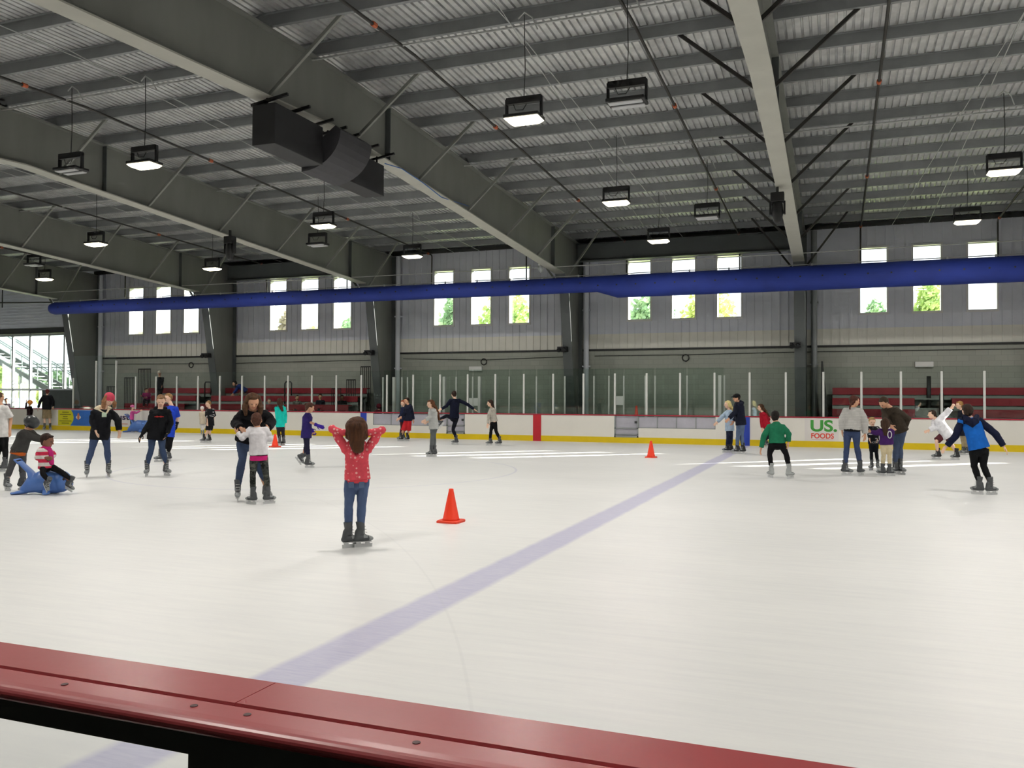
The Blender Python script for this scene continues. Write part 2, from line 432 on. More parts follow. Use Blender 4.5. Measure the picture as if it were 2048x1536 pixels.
        mb.ell(S_-up*.012*k, sd*(.055*k+o_*.8), up*(.05*k+o_*.8), fd*(.058*k+o_*.8), 10, 7)
    if hood:
        mb.tube([N+up*.03*k-fd*.02*k-sd*.09*k, N-fd*.105*k-up*.02*k, N+up*.03*k-fd*.02*k+sd*.09*k] if hood is True else [N+up*.03*k-fd*.02*k-sd*.09*k, N-fd*.105*k-up*.02*k, N+up*.03*k-fd*.02*k+sd*.09*k], [.04*k, .065*k, .04*k], 10, rnd=True)
    g = fuse('upper_garment', mb, tm, body, vox, amp=.007*k, sm=2)
    if sleevem: fuse('sleeves', slv, cloth(sleevem), body, vox, amp=.006*k, sm=2)
    mb = MB(); lr = legl
    mb.tube([Pc-sp_*.06*k, Pc-sp_*.005*k], [(.145*k, .112*k), (.13*k, .1*k)], 16, side=sd, rnd=True)
    for Hp, K_, F_ in ((HA, KA, FA), (HB, KB, FB)):
        if K_ is None: continue
        e_ = F_[0]+F_[2]*.09*k if F_ else K_-up*.3*k
        if nofeet: e_ = K_-up*.25*k
        if lr >= .99: mb.tube([Hp-sp_*.01*k, Hp.lerp(K_, .25), Hp.lerp(K_, .6), K_, K_.lerp(e_, .35), e_], [.086*k, .09*k, .077*k, .06*k, .063*k, .047*k], 12)
        elif lr > .6: q = K_.lerp(e_, (lr-.5)*2); mb.tube([Hp+sp_*.02*k, Hp.lerp(K_, .5), K_, q], [.09*k, .08*k, .062*k, .056*k], 12)
        else: q = Hp.lerp(K_, lr*2); mb.tube([Hp+sp_*.02*k, Hp.lerp(q, .5), q], [.097*k, .1*k, .1*k], 12)
    fuse('trousers' if lr > .6 else 'shorts', mb, bm_, body, vox, amp=.006*k, sm=2)
    # hair
    if hair:
        st, hc = hair[0], hair[1]
        mb = MB(); hm = hairm(hc)
        mb.ell(H-hf*hs*.2*hairw+hup*hs*.22, hsd*hw*1.13*hairw, hf*hs*.83, hup*hs*.9*hairw**.3, 16, 10)
        mb.tube([H-hf*hs*.35-hup*hs*.05, H-hf*hs*.35-hup*hs*.45], [(hw*.95*hairw, hs*.5), (hw*.8*hairw, hs*.38)], 12, side=hsd, rnd=True)
        mb.ell(H+hf*hs*.42+hup*hs*.78, hsd*hw*.75, hf*hs*.3, hup*hs*.2, 10, 6)
        if st == 'long' or st == 'tail':
            pts = [J(q) for q in hair[2]]
            w0 = hw*1.0*hairw if st == 'long' else hw*.4
            pts = [H-hf*hs*.45-hup*(0 if st == 'long' else -hs*.3)]+pts
            n_ = len(pts); mb.tube(pts, [(w0*(1.0-.4*i/(n_-1)), w0*(.72-.3*i/(n_-1))) for i in range(n_)], 12, side=hsd, rnd=True)
            if st == 'long':
                for s_ in (-1, 1):
                    e_ = pts[1]+hsd*s_*hw*.55; mb.tube([H+hsd*s_*hw*.92-hf*hs*.12+hup*hs*.35, H+hsd*s_*hw*1.0-hf*hs*.15-hup*hs*.5, e_], [hs*.25, hs*.26, hs*.2], 9, rnd=True)
        if st == 'sides':
            for q in hair[2]:
                e_ = J(q); s_ = 1 if (e_-H).dot(hsd) > 0 else -1
                mb.tube([H+hsd*s_*hw*.75+hup*hs*.6-hf*hs*.1, H+hsd*s_*hw*1.15-hf*hs*.05-hup*hs*.3, (H+e_)/2+hsd*s_*hw*.75, e_], [hs*.35, hs*.4, hs*.42, hs*.2], 10, rnd=True)
        if st == 'bun': mb.ell(H-hf*hs*1.0+hup*hs*.35, hsd*hs*.32, hf*hs*.32, hup*hs*.32, 10, 7)
        fuse('hair', mb, hm, body, min(vox, .01), amp=.010*k, sm=1)
    if hat:
        kind, hc = hat; mb = MB()
        if kind == 'beanie': mb.ell(H-hf*hs*.12+hup*hs*.42, hsd*hw*1.2, hf*hs*.98, hup*hs*.82, 16, 10)
        if kind == 'cap':
            mb.ell(H-hf*hs*.08+hup*hs*.4, hsd*hw*1.18, hf*hs*.95, hup*hs*.75, 16, 10); mb.tube([H+hf*hs*.55+hup*hs*.5, H+hf*hs*1.35+hup*hs*.42], [(hw*.8, .012), (hw*.55, .01)], 10, side=hsd)
        if kind == 'hood': mb.ell(H-hf*hs*.25+hup*hs*.1, hsd*hw*1.4, hf*hs*1.0, hup*hs*1.15, 16, 10)
        if kind == 'helmet':
            mb.ell(H-hf*hs*.05+hup*hs*.28, hsd*hw*1.4, hf*hs*1.2, hup*hs*1.0, 16, 10); mb.tube([H+hsd*hw*1.25-hup*hs*.1, H+hsd*hw*1.2-hup*hs*.6], [hs*.2, hs*.12], 8, rnd=True); mb.tube([H-hsd*hw*1.25-hup*hs*.1, H-hsd*hw*1.2-hup*hs*.6], [hs*.2, hs*.12], 8, rnd=True)
        fuse({'beanie': 'knit_hat', 'cap': 'cap', 'hood': 'hood', 'helmet': 'helmet'}[kind], mb, cloth(hc) if kind != 'helmet' else mat('helmet shell', hc, .3), body, min(vox, .01), sm=1)
    if glove:
        for E_, W_, sg in ((EA, WA, -1), (EB, WB, 1)):
            if E_ is None: continue
            mb = MB(); ad = (W_-E_).normalized(); hand(mb, W_+ad*.004, ad, -sd*sg+fd*.35, kf*1.2, curl); mb.tube([W_-ad*.05*k, W_+ad*.02*k], [.046*k, .04*k], 10)
            fuse('glove', mb, cloth(glove), body, .008, sm=1)
    # skates
    for F_ in (FA, FB):
        if F_ is None or nofeet: continue
        a, d, u = F_; s_ = d.cross(u); b = kf
        mb = MB()
        mb.tube([a+u*.17*b-d*.01*b, a+u*.08*b, a-u*.0*b], [(.055*b, .06*b), (.047*b, .052*b), (.046*b, .055*b)], 14, side=s_, rnd=False)
        mb.tube([a-u*.052*b-d*.065*b, a-u*.045*b-d*.02*b, a-u*.045*b+d*.055*b, a-u*.055*b+d*.115*b, a-u*.060*b+d*.145*b], [(.036*b, .036*b), (.041*b, .05*b), (.045*b, .043*b), (.043*b, .034*b), (.033*b, .026*b)], 14, side=s_, rnd=True)
        mb.tube([a+u*.04*b-d*.035*b, a-u*.04*b-d*.05*b], [(.042*b, .04*b), (.04*b, .04*b)], 12, side=s_, rnd=True)
        def pnt(c, a=a, d=d, u=u, b=b):
            q = c-a; x = q.dot(d); z = q.dot(u)
            if x > .10*b or (-.045*b < z < .05*b and .03*b < x < .085*b and abs(q.dot(s_)) > .025*b): return 1
            return 0
        bt_ = fuse('skate', mb, [M[boots], M['boot2']], body, max(.008, vox*.8), sm=1, paint=pnt)
        mb = MB()
        sole = a-u*.092*b
        mb.obox(sole+d*.035*b-u*.002, d*.105*b, s_*.028*b, u*.006*b)
        mb.obox(sole-d*.03*b-u*.022*b, d*.03*b, s_*.009*b, u*.022*b); mb.obox(sole+d*.09*b-u*.022*b, d*.03*b, s_*.009*b, u*.022*b)
        hz = (sole.z-zf)/max(u.z, .4) if F_ is not None and abs(d.z) < .01 else .062*b
        hz = min(hz, .09*b)
        mb.obox(sole+d*.035*b-u*(.036*b), d*.12*b, s_*.006*b, u*.008*b)
        mb.obox(sole+d*.035*b-u*(.036*b+(hz-.036*b)/2), d*.118*b, s_*.002, u*(hz-.036*b)/2)
        obj_c = bpy.data.objects.new('blade', mesh_of(mb, M['bladeh'], WL[body.name], False)); C.objects.link(obj_c); obj_c.parent = bt_
        if vox <= .0115:
            mb = MB()
            for q in range(4): c = a+u*(.1-.04*q)*b+d*(.048+.012*q)*b; mb.tube([c-s_*.03*b, c+d*.012*b, c+s_*.03*b], .0045*b, 5)
            lc = bpy.data.objects.new('laces', mesh_of(mb, M['lace'], WL[body.name], True)); C.objects.link(lc); lc.parent = bt_
    if extra: extra(body, dict(H=H, N=N, P=Pc, fd=fd, sd=sd, up=up, k=k, hs=hs, hf=hf, hup=hup, hsd=hsd, Ch=Ch, sp=sp_, SA=SA, SB=SBB, WA=WA, WB=WB, EB=EB, KA=KA, HA=HA, o=o_, f=f, r=r))
    return body
def patch(name, body, c, a, b, n, mt, t=.006):
    mb = MB().obox(c, a, b, n.normalized()*t); return obj(name, mb, mt, body, bevel=.002)
# ---- the nearest skater
def ex_girl(b, q):
    mb = MB(); k = q['k']; N, fd, sd, up = q['N'], q['fd'], q['sd'], q['up']
    mb.tube([N+up*.02-sd*.10*k, N-fd*.10*k-up*.12*k-sd*.05*k, N-fd*.115*k-up*.17*k, N-fd*.10*k-up*.12*k+sd*.05*k, N+up*.02+sd*.10*k], [.035*k, .05*k, .055*k, .05*k, .035*k], 12, rnd=True)
    fuse('hood', mb, cloth('da4f5c', 'dots', 'f0b0ae'), b, .009, amp=.006)
    Pc = q['P']; mb = MB(); l = Pc-q['sp']*.02*k
    mb.tube([l-q['sp']*.0, l-q['sp']*.05*k], [(.166*k, .13*k), (.158*k, .124*k)], 18, side=sd)
    fuse('waistband', mb, cloth('dc4c58'), b, .009)
    for s in (-1, 1): patch('back_pocket', b, Pc-up*.09*k-fd*.112*k+sd*s*.07*k, sd*.036*k, up*.04*k, fd, cloth('41506e', 'denim'), .012)
P('girl in red spotted hoodie and jeans from behind, hands clasped behind her head', 'C', (500,1425), .78, 176, (510,368,-.02), (512,497), (517,790), (292,352,.06), (420,388,.0), (742,362,.06), (600,388,.0),
  (440,1045,.03), (556,1045,.03), (437,0,115), (548,.03,108), ('da4f5c', 'dots', 'f3b6b2'), ('3b4a6b', 'denim', '6f83a6'), ('long', '452814', [(514,455,-.13), (522,535,-.18)]), skin='m', hphi=180, pitch=-4, hem=.03, vox=.009, extra=ex_girl, curl=.9, headr=1.2, wide=.92, hairw=1.22)
# ---- left group
def ex_pink(b, q):
    k, N, fd, sd, up = q['k'], q['N'], q['fd'], q['sd'], q['up']
    mb = MB(); mb.tube([N+up*.02*k-sd*.13*k, N-fd*.12*k+up*.03*k, N+up*.02*k+sd*.13*k], [.045*k, .075*k, .045*k], 12, rnd=True); mb.tube([N+up*.02*k-sd*.13*k, N+fd*.11*k-up*.09*k, N+up*.02*k+sd*.13*k], [.03*k, .03*k, .03*k], 10, rnd=True)
    fuse('fleece_collar', mb, cloth('ddd0b4'), b, .011, amp=.008)
    patch('name_tag', b, q['Ch']-up*.0-sd*.03*k+fd*.142*k, sd*.045*k, up*.045*k, fd, cloth('c9dcc4'))
    patch('torn_knee', b, q['KA'].lerp(q['HA'], .75)+fd*.083*k, sd*.03*k, up*.022*k, fd, cloth('c79a80'))
P('woman in pink knit hat, black jacket with cream collar and jeans, stooping', 'A', (750,1205), 1.0, 25, (838,612,-.12), (790,690), (772,858), (712,775,.02), (735,850,-.16), (905,770), (914,845,-.03), (708,985,-.02), (822,985,-.02), (668,0,-5), (832,0,12),
  '14151a', ('33405f', 'denim', '5a6c8e'), ('sides', '8a6244', [(800,690,.0), (880,668,.0)]), hphi=30, pitch=-32, hem=.16, hat=('beanie', 'c8485e'), extra=ex_pink, puff=.012, wide=1.05)
def ex_print(col, w=.09, h=.03, dz=0.0):
    def fn(b, q): 
        c = q['Ch']-q['up']*dz+q['fd']*(.128*q['k']+q['o'])
        mb = MB(); n = 5
        for i in range(n): a = (i/(n-1)-.5)*2*w; hh = h*(1 if i % 2 else .6); mb.obox(c+q['sd']*a*q['k']*.8, q['sd']*w/n*.9, q['up']*hh*.5, q['fd']*.006)
        obj('chest_print', mb, cloth(col), b)
    return fn
P('teenager in blue tee and black trousers behind the black hoodie skater', 'A', (1262,1088), .93, -50, (1290,600), (1318,660), (1298,850), (1255,770,.05), (1240,830), (1366,758), (1360,795), (1272,965), (1303,968), (1232,0,-85), (1292,.02,-60),
  '1f40b5', '101013', ('short', '8c6a44'), sleeve=.4, glove='15161a', hem=.16)
P('teenager in black hoodie with red print and ripped jeans, mittened', 'A', (1190,1198), .97, -5, (1236,622,-.08), (1232,688), (1205,862), (1152,785), (1098,868,-.03), (1312,790), (1286,866,-.1), (1163,985), (1245,985), (1128,0,-12), (1276,.02,30),
  '131418', ('2c3a55', 'denim', '4b5d7c'), ('short', '7a5a3c'), pitch=-25, hem=.16, hood=True, glove='17181c', extra=ex_print('9c2c2a', dz=.04), hphi=0)
P('man in white tee and black trousers leaving the left edge', 'A', (22,1165), .93, 120, (-8,598), (8,655), (18,858), (-52,760), (-50,850), (84,762,-.05), (76,842,-.1), (-12,990), (40,985), (-30,0,100), (40,0,110),
  'e6e4e2', '121214', ('short', '4a3524'), skin='m', sleeve=.42, hem=.12)
def ex_shirt(b, q):
    mb = MB(); mb.tube([q['P']-q['sp']*.12*q['k'], q['P']-q['sp']*.02*q['k']], [(.168*q['k'], .135*q['k']), (.165*q['k'], .132*q['k'])], 16, side=q['sd'])
    fuse('shirt_hem', mb, cloth('b0561f', 'stripes', '4a3a30'), b, .01, amp=.006)
P('child in dark grey jacket and helmet bending to push the blue seal', 'I', (230,1322), .86, 62, (452,345,-.02), (395,440), (285,720), (515,560,-.08), (610,585,-.06), (500,520,.12), (600,565,.12), (160,990,-.03), (325,985,.04), (100,0,25), (335,0,80),
  '3d3c3a', '4a4a4b', ('short', '2a1d16'), skin='m', pitch=-35, hem=.04, hat=('helmet', '2c2f31'), extra=ex_shirt, hphi=70, puff=.006)
def ex_scarf(b, q):
    mb = MB(); k = q['k']; mb.tube([q['N']+q['up']*.01-q['sd']*.06*k, q['N']+q['fd']*.1*k, q['Ch']+q['fd']*.15*k, q['P']+q['fd']*.15*k+q['up']*.08*k], [.05*k, .07*k, .065*k, .07*k], 10, rnd=True)
    fuse('scarf', mb, cloth('c42a78'), b, .01, amp=.008)
P('small child in pink and white striped coat riding the blue seal', 'I', (690,1385), .66, 55, (690,600,-.02), (655,705), (668,960), (558,840,-.08), (655,845,-.16), (775,800,.05), (745,840,-.05), (625,1075,-.22), (905,1055,-.16), ('L',690,1215,-.26,745,1345,-.42), ('L',1015,1215,-.16,1105,1265,-.22),
  ('e8e0dc', 'stripes', 'c9304f'), '131316', ('short', '2a1712'), skin='d', hs=.115, pitch=-15, hem=.06, extra=ex_scarf, puff=.014, hphi=60)
# blue seal skating aids
def seal(crop, G, L, lb, s=1.0):
    ox, oy, sc_ = CR[crop]; b = at(ox+G[0]/sc_, oy+G[1]/sc_, 2, 0); f = V((b.x, b.y, 0)).normalized(); r = V((f.y, -f.x, 0)); a = math.radians(-18)
    d = (r*math.cos(a)-f*math.sin(a)*-1).normalized(); d = (r*.93-f*.37).normalized(); w = V((-d.y, d.x, 0)); up = V((0,0,1))
    t = thing('seal_skating_aid', lb, 'skating aid', tuple(b), 'blue seal skating aids'); L_ = L
    Q = lambda x, y, z: b+d*x*L_+w*y*L_+up*z*L_
    mb = MB()
    mb.tube([Q(-.46, 0, .13), Q(-.3, 0, .24), Q(-.08, 0, .3), Q(.15, 0, .29), Q(.3, 0, .29)], [(.14*L_, .12*L_), (.22*L_, .22*L_), (.25*L_, .29*L_), (.25*L_, .28*L_), (.22*L_, .27*L_)], 18, side=w, rnd=True)
    mb.ell(Q(.38, 0, .31), d*.24*L_, w*.23*L_, up*.27*L_, 16, 10); mb.ell(Q(.56, 0, .24), d*.1*L_, w*.11*L_, up*.08*L_, 12, 8)
    mb.tube([Q(-.22, 0, .3), Q(-.36, 0, .56), Q(-.6, 0, .80)], [(.2*L_, .14*L_), (.17*L_, .05*L_), (.17*L_, .025*L_)], 12, side=w, rnd=True)
    for sgn in (-1, 1): mb.tube([Q(-.5, .05*sgn, .06), Q(-.72, .16*sgn, .035)], [(.1*L_, .045*L_), (.13*L_, .03*L_)], 10, side=w, rnd=True); mb.tube([Q(.1, .18*sgn, .1), Q(.16, .34*sgn, .04)], [(.09*L_, .045*L_), (.1*L_, .03*L_)], 10, side=d, rnd=True)
    zb = b.z+.012
    fuse('seal_body', mb, M['seal'], t, .012, sm=3)
    mb = MB()
    for sgn in (-1, 1): mb.ell(Q(.5, .19*sgn, .38), d*.03*L_, w*.02*L_, up*.032*L_, 8, 6)
    obj('eye', mb, M['eye'], t, smooth=True); obj('nose', MB().ell(Q(.645, 0, .28), d*.02*L_, w*.035*L_, up*.02*L_, 8, 6), M['eye'], t, smooth=True)
    mb = MB(); mb.tube([Q(-.56, -.17, .76), Q(-.66, -.17, .86), Q(-.66, .17, .86), Q(-.56, .17, .76)], .02*L_, 8); obj('push_handle', mb, M['seal'], t, smooth=True)
seal('I', (660,1375), .66, 'blue plastic seal skating aid with a child riding it')
seal('A', (1075,862), .95, 'distant blue plastic seal skating aid beside the pink clad child')
P('man in black jacket and khaki shorts standing by the far boards', 'N', (880,1492), 1.02, 168, (882,782), (880,845), (870,1085), (748,965), (714,1075), (990,960), (990,1050,-.03), (828,1290), (922,1290), (828,0,-25), (932,0,20),
  '15161a', '8a7a5e', ('short', '5a2a24'), vox=.014, legl=.46, hem=.06, hat=('cap', '5a2426'), puff=.01)
P('child in dark maroon with an orange helmet at the far boards, left', 'N', (565,1500), .82, 60, (560,985,-.02), (548,1050), (548,1250), (482,1080), (492,975), (600,1130), (590,1210), (535,1370), (575,1370), (535,0,40), (580,0,60),
  '231417', '1a1a1e', None, skin='m', vox=.014, hat=('helmet', 'e08a2c'))
P('small child in pink jacket leaning on the distant blue seal', 'A', (1012,862), .62, 70, (1018,672), (1018,700), (1012,755), (1045,715), (1072,700), (1050,712,.05), (1075,700,.05), (1008,800), (1018,800), (1005,0,50), (1022,0,60),
  'd65aa0', '1a1a20', ('short', '5a4030'), vox=.014, hat=('beanie', 'd870a8'), puff=.01)
P('small child in white hat and cream outfit beside the boy in black jersey', 'B', (330,668), .62, 20, (330,400), (333,432), (333,540), (311,480), (315,530), (355,480), (350,530), (323,595), (341,595), (321,0,0), (343,0,10),
  ('d8cdb8', 'fine', 'c9b9a4'), 'ece8e4', None, vox=.014, hat=('beanie', 'eee8e4'), boots='boot2', puff=.012)
P('boy in black hockey jersey with white marks and black shorts', 'B', (382,742), .88, -55, (392,350), (408,398), (410,540), (385,470,-.02), (382,535,-.12), (448,470,.02), (446,535), (385,625), (410,622), (348,0,-75), (400,.02,-75),
  ('17181b', 'jersey', 'e4e4e4'), ('17181b', 'jersey', 'e4e4e4'), ('short', '8a6a46'), vox=.014, sleeve=.95, legl=.46, hem=.12, puff=.014, boots='bootk')
# ---- woman and boy in the middle
P('woman with long brown hair in black sweater and jeans facing the camera, holding a boy', 'B', (850,1345), 1.02, 5, (850,325,-.1), (853,425), (800,720,.1), (672,548,-.02), (722,596,-.28), (1040,530,-.02), (1000,592,-.28), (742,905,.1), (880,905,.1), (693,.06,0), (985,.1,25),
  '0f0f13', ('2f3b55', 'denim', '52637f'), ('sides', '4a3220', [(775,455,-.1), (925,455,-.1)]), skin='m', hphi=10, pitch=-30, hem=.02, puff=.02, wide=1.1, headr=1.05)
def ex_band(b, q):
    mb = MB(); k = q['k']; mb.tube([q['P']-q['sp']*.13*k, q['P']-q['sp']*.03*k], [(.182*k, .145*k), (.178*k, .14*k)], 18, side=q['sd'])
    fuse('shirt_hem', mb, cloth('b81f6a'), b, .01, amp=.004)
P('small boy from behind in white jacket and camouflage trousers', 'B', (900,1375), .74, 178, (886,515), (900,590), (908,860), (742,690,.03), (700,648,.12), (1022,700,.03), (992,640,.14), (848,1080), (985,1080), (848,0,-130), (1000,.02,115),
  'e9e6ea', ('55564e', 'camo', '383b38'), ('short', '4a2c20'), skin='m', pitch=0, hem=.02, extra=ex_band, puff=.012, vox=.010, headr=1.02)
def ex_tealjacket(b, q): pass
P('girl in bright teal hooded jacket and dark leggings seen from behind', 'B', (1142,772), .92, -150, (1122,325), (1130,375), (1132,555), (1098,480), (1095,570), (1182,470), (1180,545), (1112,645), (1157,645), (1122,0,-160), (1162,0,-140),
  '12b3a6', '241f24', ('long', '3a2418', [(1140,385,-.12), (1150,415,-.14)]), vox=.013, hood=True, puff=.008)
P('girl in purple tee and dark leggings gliding right with purple gloves', 'B', (1415,1000), .9, 80, (1432,388), (1410,440), (1398,640), (1435,535,-.1), (1500,562,-.16), (1400,540,.12), (1440,600,.1), (1405,765,-.03), (1395,775,.08), (1415,-.04,75), ('L',1352,885,.05,1400,950,.05),
  '2b2160', '1f2038', ('bun', '43281c'), skin='m', sleeve=.42, glove='3a2490', pitch=-22, hem=.14, hphi=85)
# ---- centre far group
P('child in hooded maroon jacket and jeans at the far boards', 'D', (215,905), .8, 170, (228,560), (226,602), (222,745), (165,660), (180,715), (282,655), (270,710), (200,825), (238,825), (200,0,170), (240,0,170),
  '6b1830', '2c3c58', None, vox=.015, hat=('hood', '641a2a'), puff=.014, hem=.04)
P('child in navy top half hidden behind the boy in red shorts', 'D', (505,972,), .9, -60, (520,520,.3), (528,568,.3), (518,720,.3), (492,660,.3), (465,698,.25), (560,660,.35), (560,700,.35), (505,820,.3), (530,820,.3), (488,.3,-70), (520,.3,-70),
  '1b2340', '4a1c22', ('short', '8a4a30'), vox=.015)
P('boy in navy jacket and red shorts skating left', 'D', (535,978), .95, -55, (562,492), (582,545), (580,715), (540,640,-.08), (500,680,-.12), (632,650), (642,715), (520,850), (585,850), (498,0,-75), (570,0,-70),
  '15192c', ('b8232c',), ('short', '231510'), skin='m', vox=.014, legl=.5, hem=.06, hood=True, puff=.012, boots='bootk')
P('girl with very long brown hair in grey sweater and grey leggings facing left', 'D', (868,1165), .93, -72, (852,532), (872,585), (888,800), (850,690,-.1), (792,722,-.16), (905,690,.1), (830,735,.08), (872,905,-.03), (892,905,.05), (858,0,-72), (895,.05,-60),
  ('b9bab8', 'fine', 'a5a8a6'), '5c6062', ('long', '5a371f', [(905,570,.02), (936,640,.02), (952,712,.02)]), hem=.08, legl=.9, vox=.012, puff=.006)
P('man in navy tracksuit kicking one leg out, arms spread, seen from behind', 'D', (1148,1018), 1.0, -165, (1130,415), (1142,470), (1135,690), (1042,555), (985,588), (1300,540), (1372,590), (1045,675,.05), (1120,840), ('L',962,745,.1,925,790,.12), (1155,0,-100),
  '12162a', '12141f', ('short', '2a1a12'), vox=.012, hem=.04, hphi=-150, curl=.2)
P('girl in beige top and black leggings with long dark hair gliding left', 'D', (1620,1030), .95, -75, (1568,522), (1590,575), (1612,735), (1552,660,-.12), (1540,765,-.14), (1620,660,.1), (1590,730,.1), (1578,850,-.05), (1640,860,.06), (1568,0,-80), (1678,.05,-75),
  'b2aca2', '0f1013', ('long', '33221a', [(1606,570,.02), (1634,635,.03)]), vox=.013, hem=.02)
# ---- right groups
P('blond woman in pale blue jacket and dark jeans reaching left', 'G', (335,1094), .93, -78, (328,528), (345,592), (350,800), (262,672,-.1), (205,730,-.12), (345,700,.12), (330,740,.1), (332,930,-.04), (368,930,.04), (322,0,-78), (362,.04,-75),
  'a9bdd2', '20263a', ('long', 'e6c88a', [(376,570,.02), (396,625,.03)]), hem=.1, vox=.012, puff=.012, boots='bootk')
P('man in navy hoodie, black cap and blue jeans behind the blond woman', 'G', (470,1110), 1.02, -70, (432,450), (458,500), (482,745), (412,622,-.12), (345,688,-.16), (455,640,.12), (402,720,.12), (448,900,-.05), (492,900,.05), (440,0,-78), (505,.05,-70),
  '171b2b', ('4a5a76', 'denim', '7d90ac'), ('short', '2a1c14'), skin='m', hem=.06, hat=('cap', '131417'), hood=True, vox=.012, puff=.014, boots='bootk')
P('girl in red jacket with long dark hair partly behind the green jumper boy', 'G', (795,1032), .92, -75, (716,562), (738,618), (792,775), (728,720,-.1), (735,800,-.12), (810,700,.1), (790,770,.1), (790,900), (830,900), (780,0,-80), (830,0,-80),
  'a8182c', '1c1e2a', ('long', '4a3220', [(772,600,.02), (815,662,.02)]), vox=.013, puff=.01)
P('boy crouching forward from behind in green jumper and black trousers', 'G', (960,1398), .9, 176, (887,672,.1), (900,735,.05), (910,975), (752,905), (724,1035), (1050,880), (1045,965), (822,1115,.05), (1018,1110,.05), (842,.05,-150), (1052,0,140),
  '1f7050', '0f0f12', ('short', '17110f'), skin='m', pitch=-10, hem=.02, boots='bootw', puff=.006, headr=1.02, wide=.96, sdrop=.11)
def ex_waist(b, q):
    mb = MB(); k = q['k']; mb.tube([q['P']-q['sp']*.03*k, q['P']+q['sp']*.05*k], [(.178*k, .15*k), (.17*k, .145*k)], 18, side=q['sd'])
    fuse('shirt_hem', mb, cloth('0f1014'), b, .011, amp=.004)
P('woman in light grey sweater and jeans from behind, brown ponytail', 'H', (325,1158), 1.0, 158, (345,415), (330,478), (320,700), (218,610), (222,705,.02), (452,620), (452,738), (268,865), (370,865), (255,0,70), (402,0,150),
  ('c4c2be', 'fine', 'b5b4b1'), ('303c5c', 'denim', '4c5c7e'), ('tail', '4a261c', [(320,430,-.12), (300,470,-.14), (300,495,-.14)]), skin='m', hem=-.04, extra=ex_waist, puff=.014, wide=1.0, hphi=120, sdrop=.075)
P('small blond child in dark jersey beside the girl in purple', 'H', (545,1112), .66, 15, (522,622,.2), (532,668,.2), (538,815,.2), (492,730,.2), (498,785,.1), (578,730,.2), (572,785,.15), (515,930,.2), (565,930,.2), (518,.2,-30), (580,.2,20),
  ('17161c', 'jersey', 'b0b0b4'), '14161e', ('short', 'a88a56'), skin='l', vox=.011, puff=.006)
def ex_num(b, q):
    k = q['k']; mb = MB(); c = q['Ch']-q['fd']*(.128*k+q['o'])+q['sd']*.08*k-q['up']*.06*k
    mb.tube([c+q['sd']*.05*k*math.cos(a*math.pi/7)+q['up']*.1*k*math.sin(a*math.pi/7) for a in range(15)], .013*k, 6); obj('number_print', mb, cloth('e6e4e6'), b)
P('small girl in purple jersey and cream trousers from behind', 'H', (665,1165), .74, -172, (655,635), (658,695), (668,835), (570,735,.02), (515,722,.05), (722,740), (700,795,.05), (638,960), (698,960), (628,0,-110), (700,0,120),
  '42205e', 'd2c4a2', ('long', '3c281c', [(655,690,-.1), (662,750,-.13)]), skin='m', vox=.011, extra=ex_num, hem=.04, puff=.012)
P('man in dark brown shirt and jeans stooping over the children', 'H', (800,1152), 1.05, -55, (640,430,-.05), (705,480), (795,690,.1), (660,600,-.14), (705,655,-.2), (880,590,.12), (845,690,.12), (765,880,.05), (800,885,.15), (752,.05,-50), (805,.12,40),
  '3a3229', ('3a4760', 'denim', '56657f'), ('short', '3a2a1c'), skin='m', pitch=-40, hphi=-40, puff=.014, wide=1.12, hem=.06)
def ex_stripe(b, q):
    mb = MB(); k = q['k']; mb.tube([q['P']-q['sp']*.11*k, q['P']-q['sp']*.05*k], [(.205*k, .165*k), (.2*k, .16*k)], 18, side=q['sd'])
    fuse('hem_stripe', mb, cloth('2a2f78'), b, .012)
    c = (q['EB'] or q['N']).lerp(q['WB'], .35); d = (q['WB']-q['EB']).normalized(); mb = MB(); mb.tube([c, c+d*.07*k], [.068*k, .066*k], 12); fuse('sleeve_stripe', mb, cloth('2a2f78'), b, .012)
P('girl in white hockey jersey striding low to the left, one arm thrown back', 'H', (1262,1000), .95, -75, (1125,548), (1168,598), (1268,735), (1148,680,-.12), (1100,702,-.14), (1258,545,.08), (1308,490,.08), (1168,815,-.1), (1318,840,.08), (1182,0,-80), (1370,0,-70),
  'e8e8ee', '57292f', ('tail', '2f2118', [(1165,560,0), (1192,600,.02)]), vox=.012, legl=.46, hem=.14, puff=.03, boots='bootk', extra=ex_stripe, pitch=-5)
P('boy in navy top and khaki trousers behind the blue hoodie boy', 'H', (1470,955), .92, -70, (1400,455), (1425,505), (1442,730), (1395,640,-.1), (1372,690,-.12), (1440,650,.1), (1430,700,.1), (1440,840), (1475,845), (1440,0,-75), (1482,0,-70),
  '161a26', '9a8c70', ('short', '9a7444'), vox=.013)
def ex_hoodnavy(b, q):
    mb = MB(); k = q['k']; N, fd, sd, up = q['N'], q['fd'], q['sd'], q['up']
    mb.tube([N+up*.03-sd*.11*k, N-fd*.10*k-up*.05*k-sd*.06*k, N-fd*.12*k-up*.10*k, N-fd*.10*k-up*.05*k+sd*.06*k, N+up*.03+sd*.11*k], [.045*k, .075*k, .085*k, .075*k, .045*k], 12, rnd=True)
    fuse('hood', mb, cloth('131831'), b, .01, amp=.006)
P('boy in bright blue hoodie with navy sleeves and black trousers, arms out', 'H', (1650,1352), .9, -165, (1478,512), (1510,585), (1598,880), (1362,765), (1275,862), (1765,745), (1842,862), (1548,1065,.05), (1640,1060,.05), (1598,0,-120), (1708,.02,130),
  '1560b8', '0f1013', ('short', '2f2119'), skin='l', sleevem='141a33', hem=.02, extra=ex_hoodnavy, hphi=-150, pitch=-5, puff=.008, vox=.010)
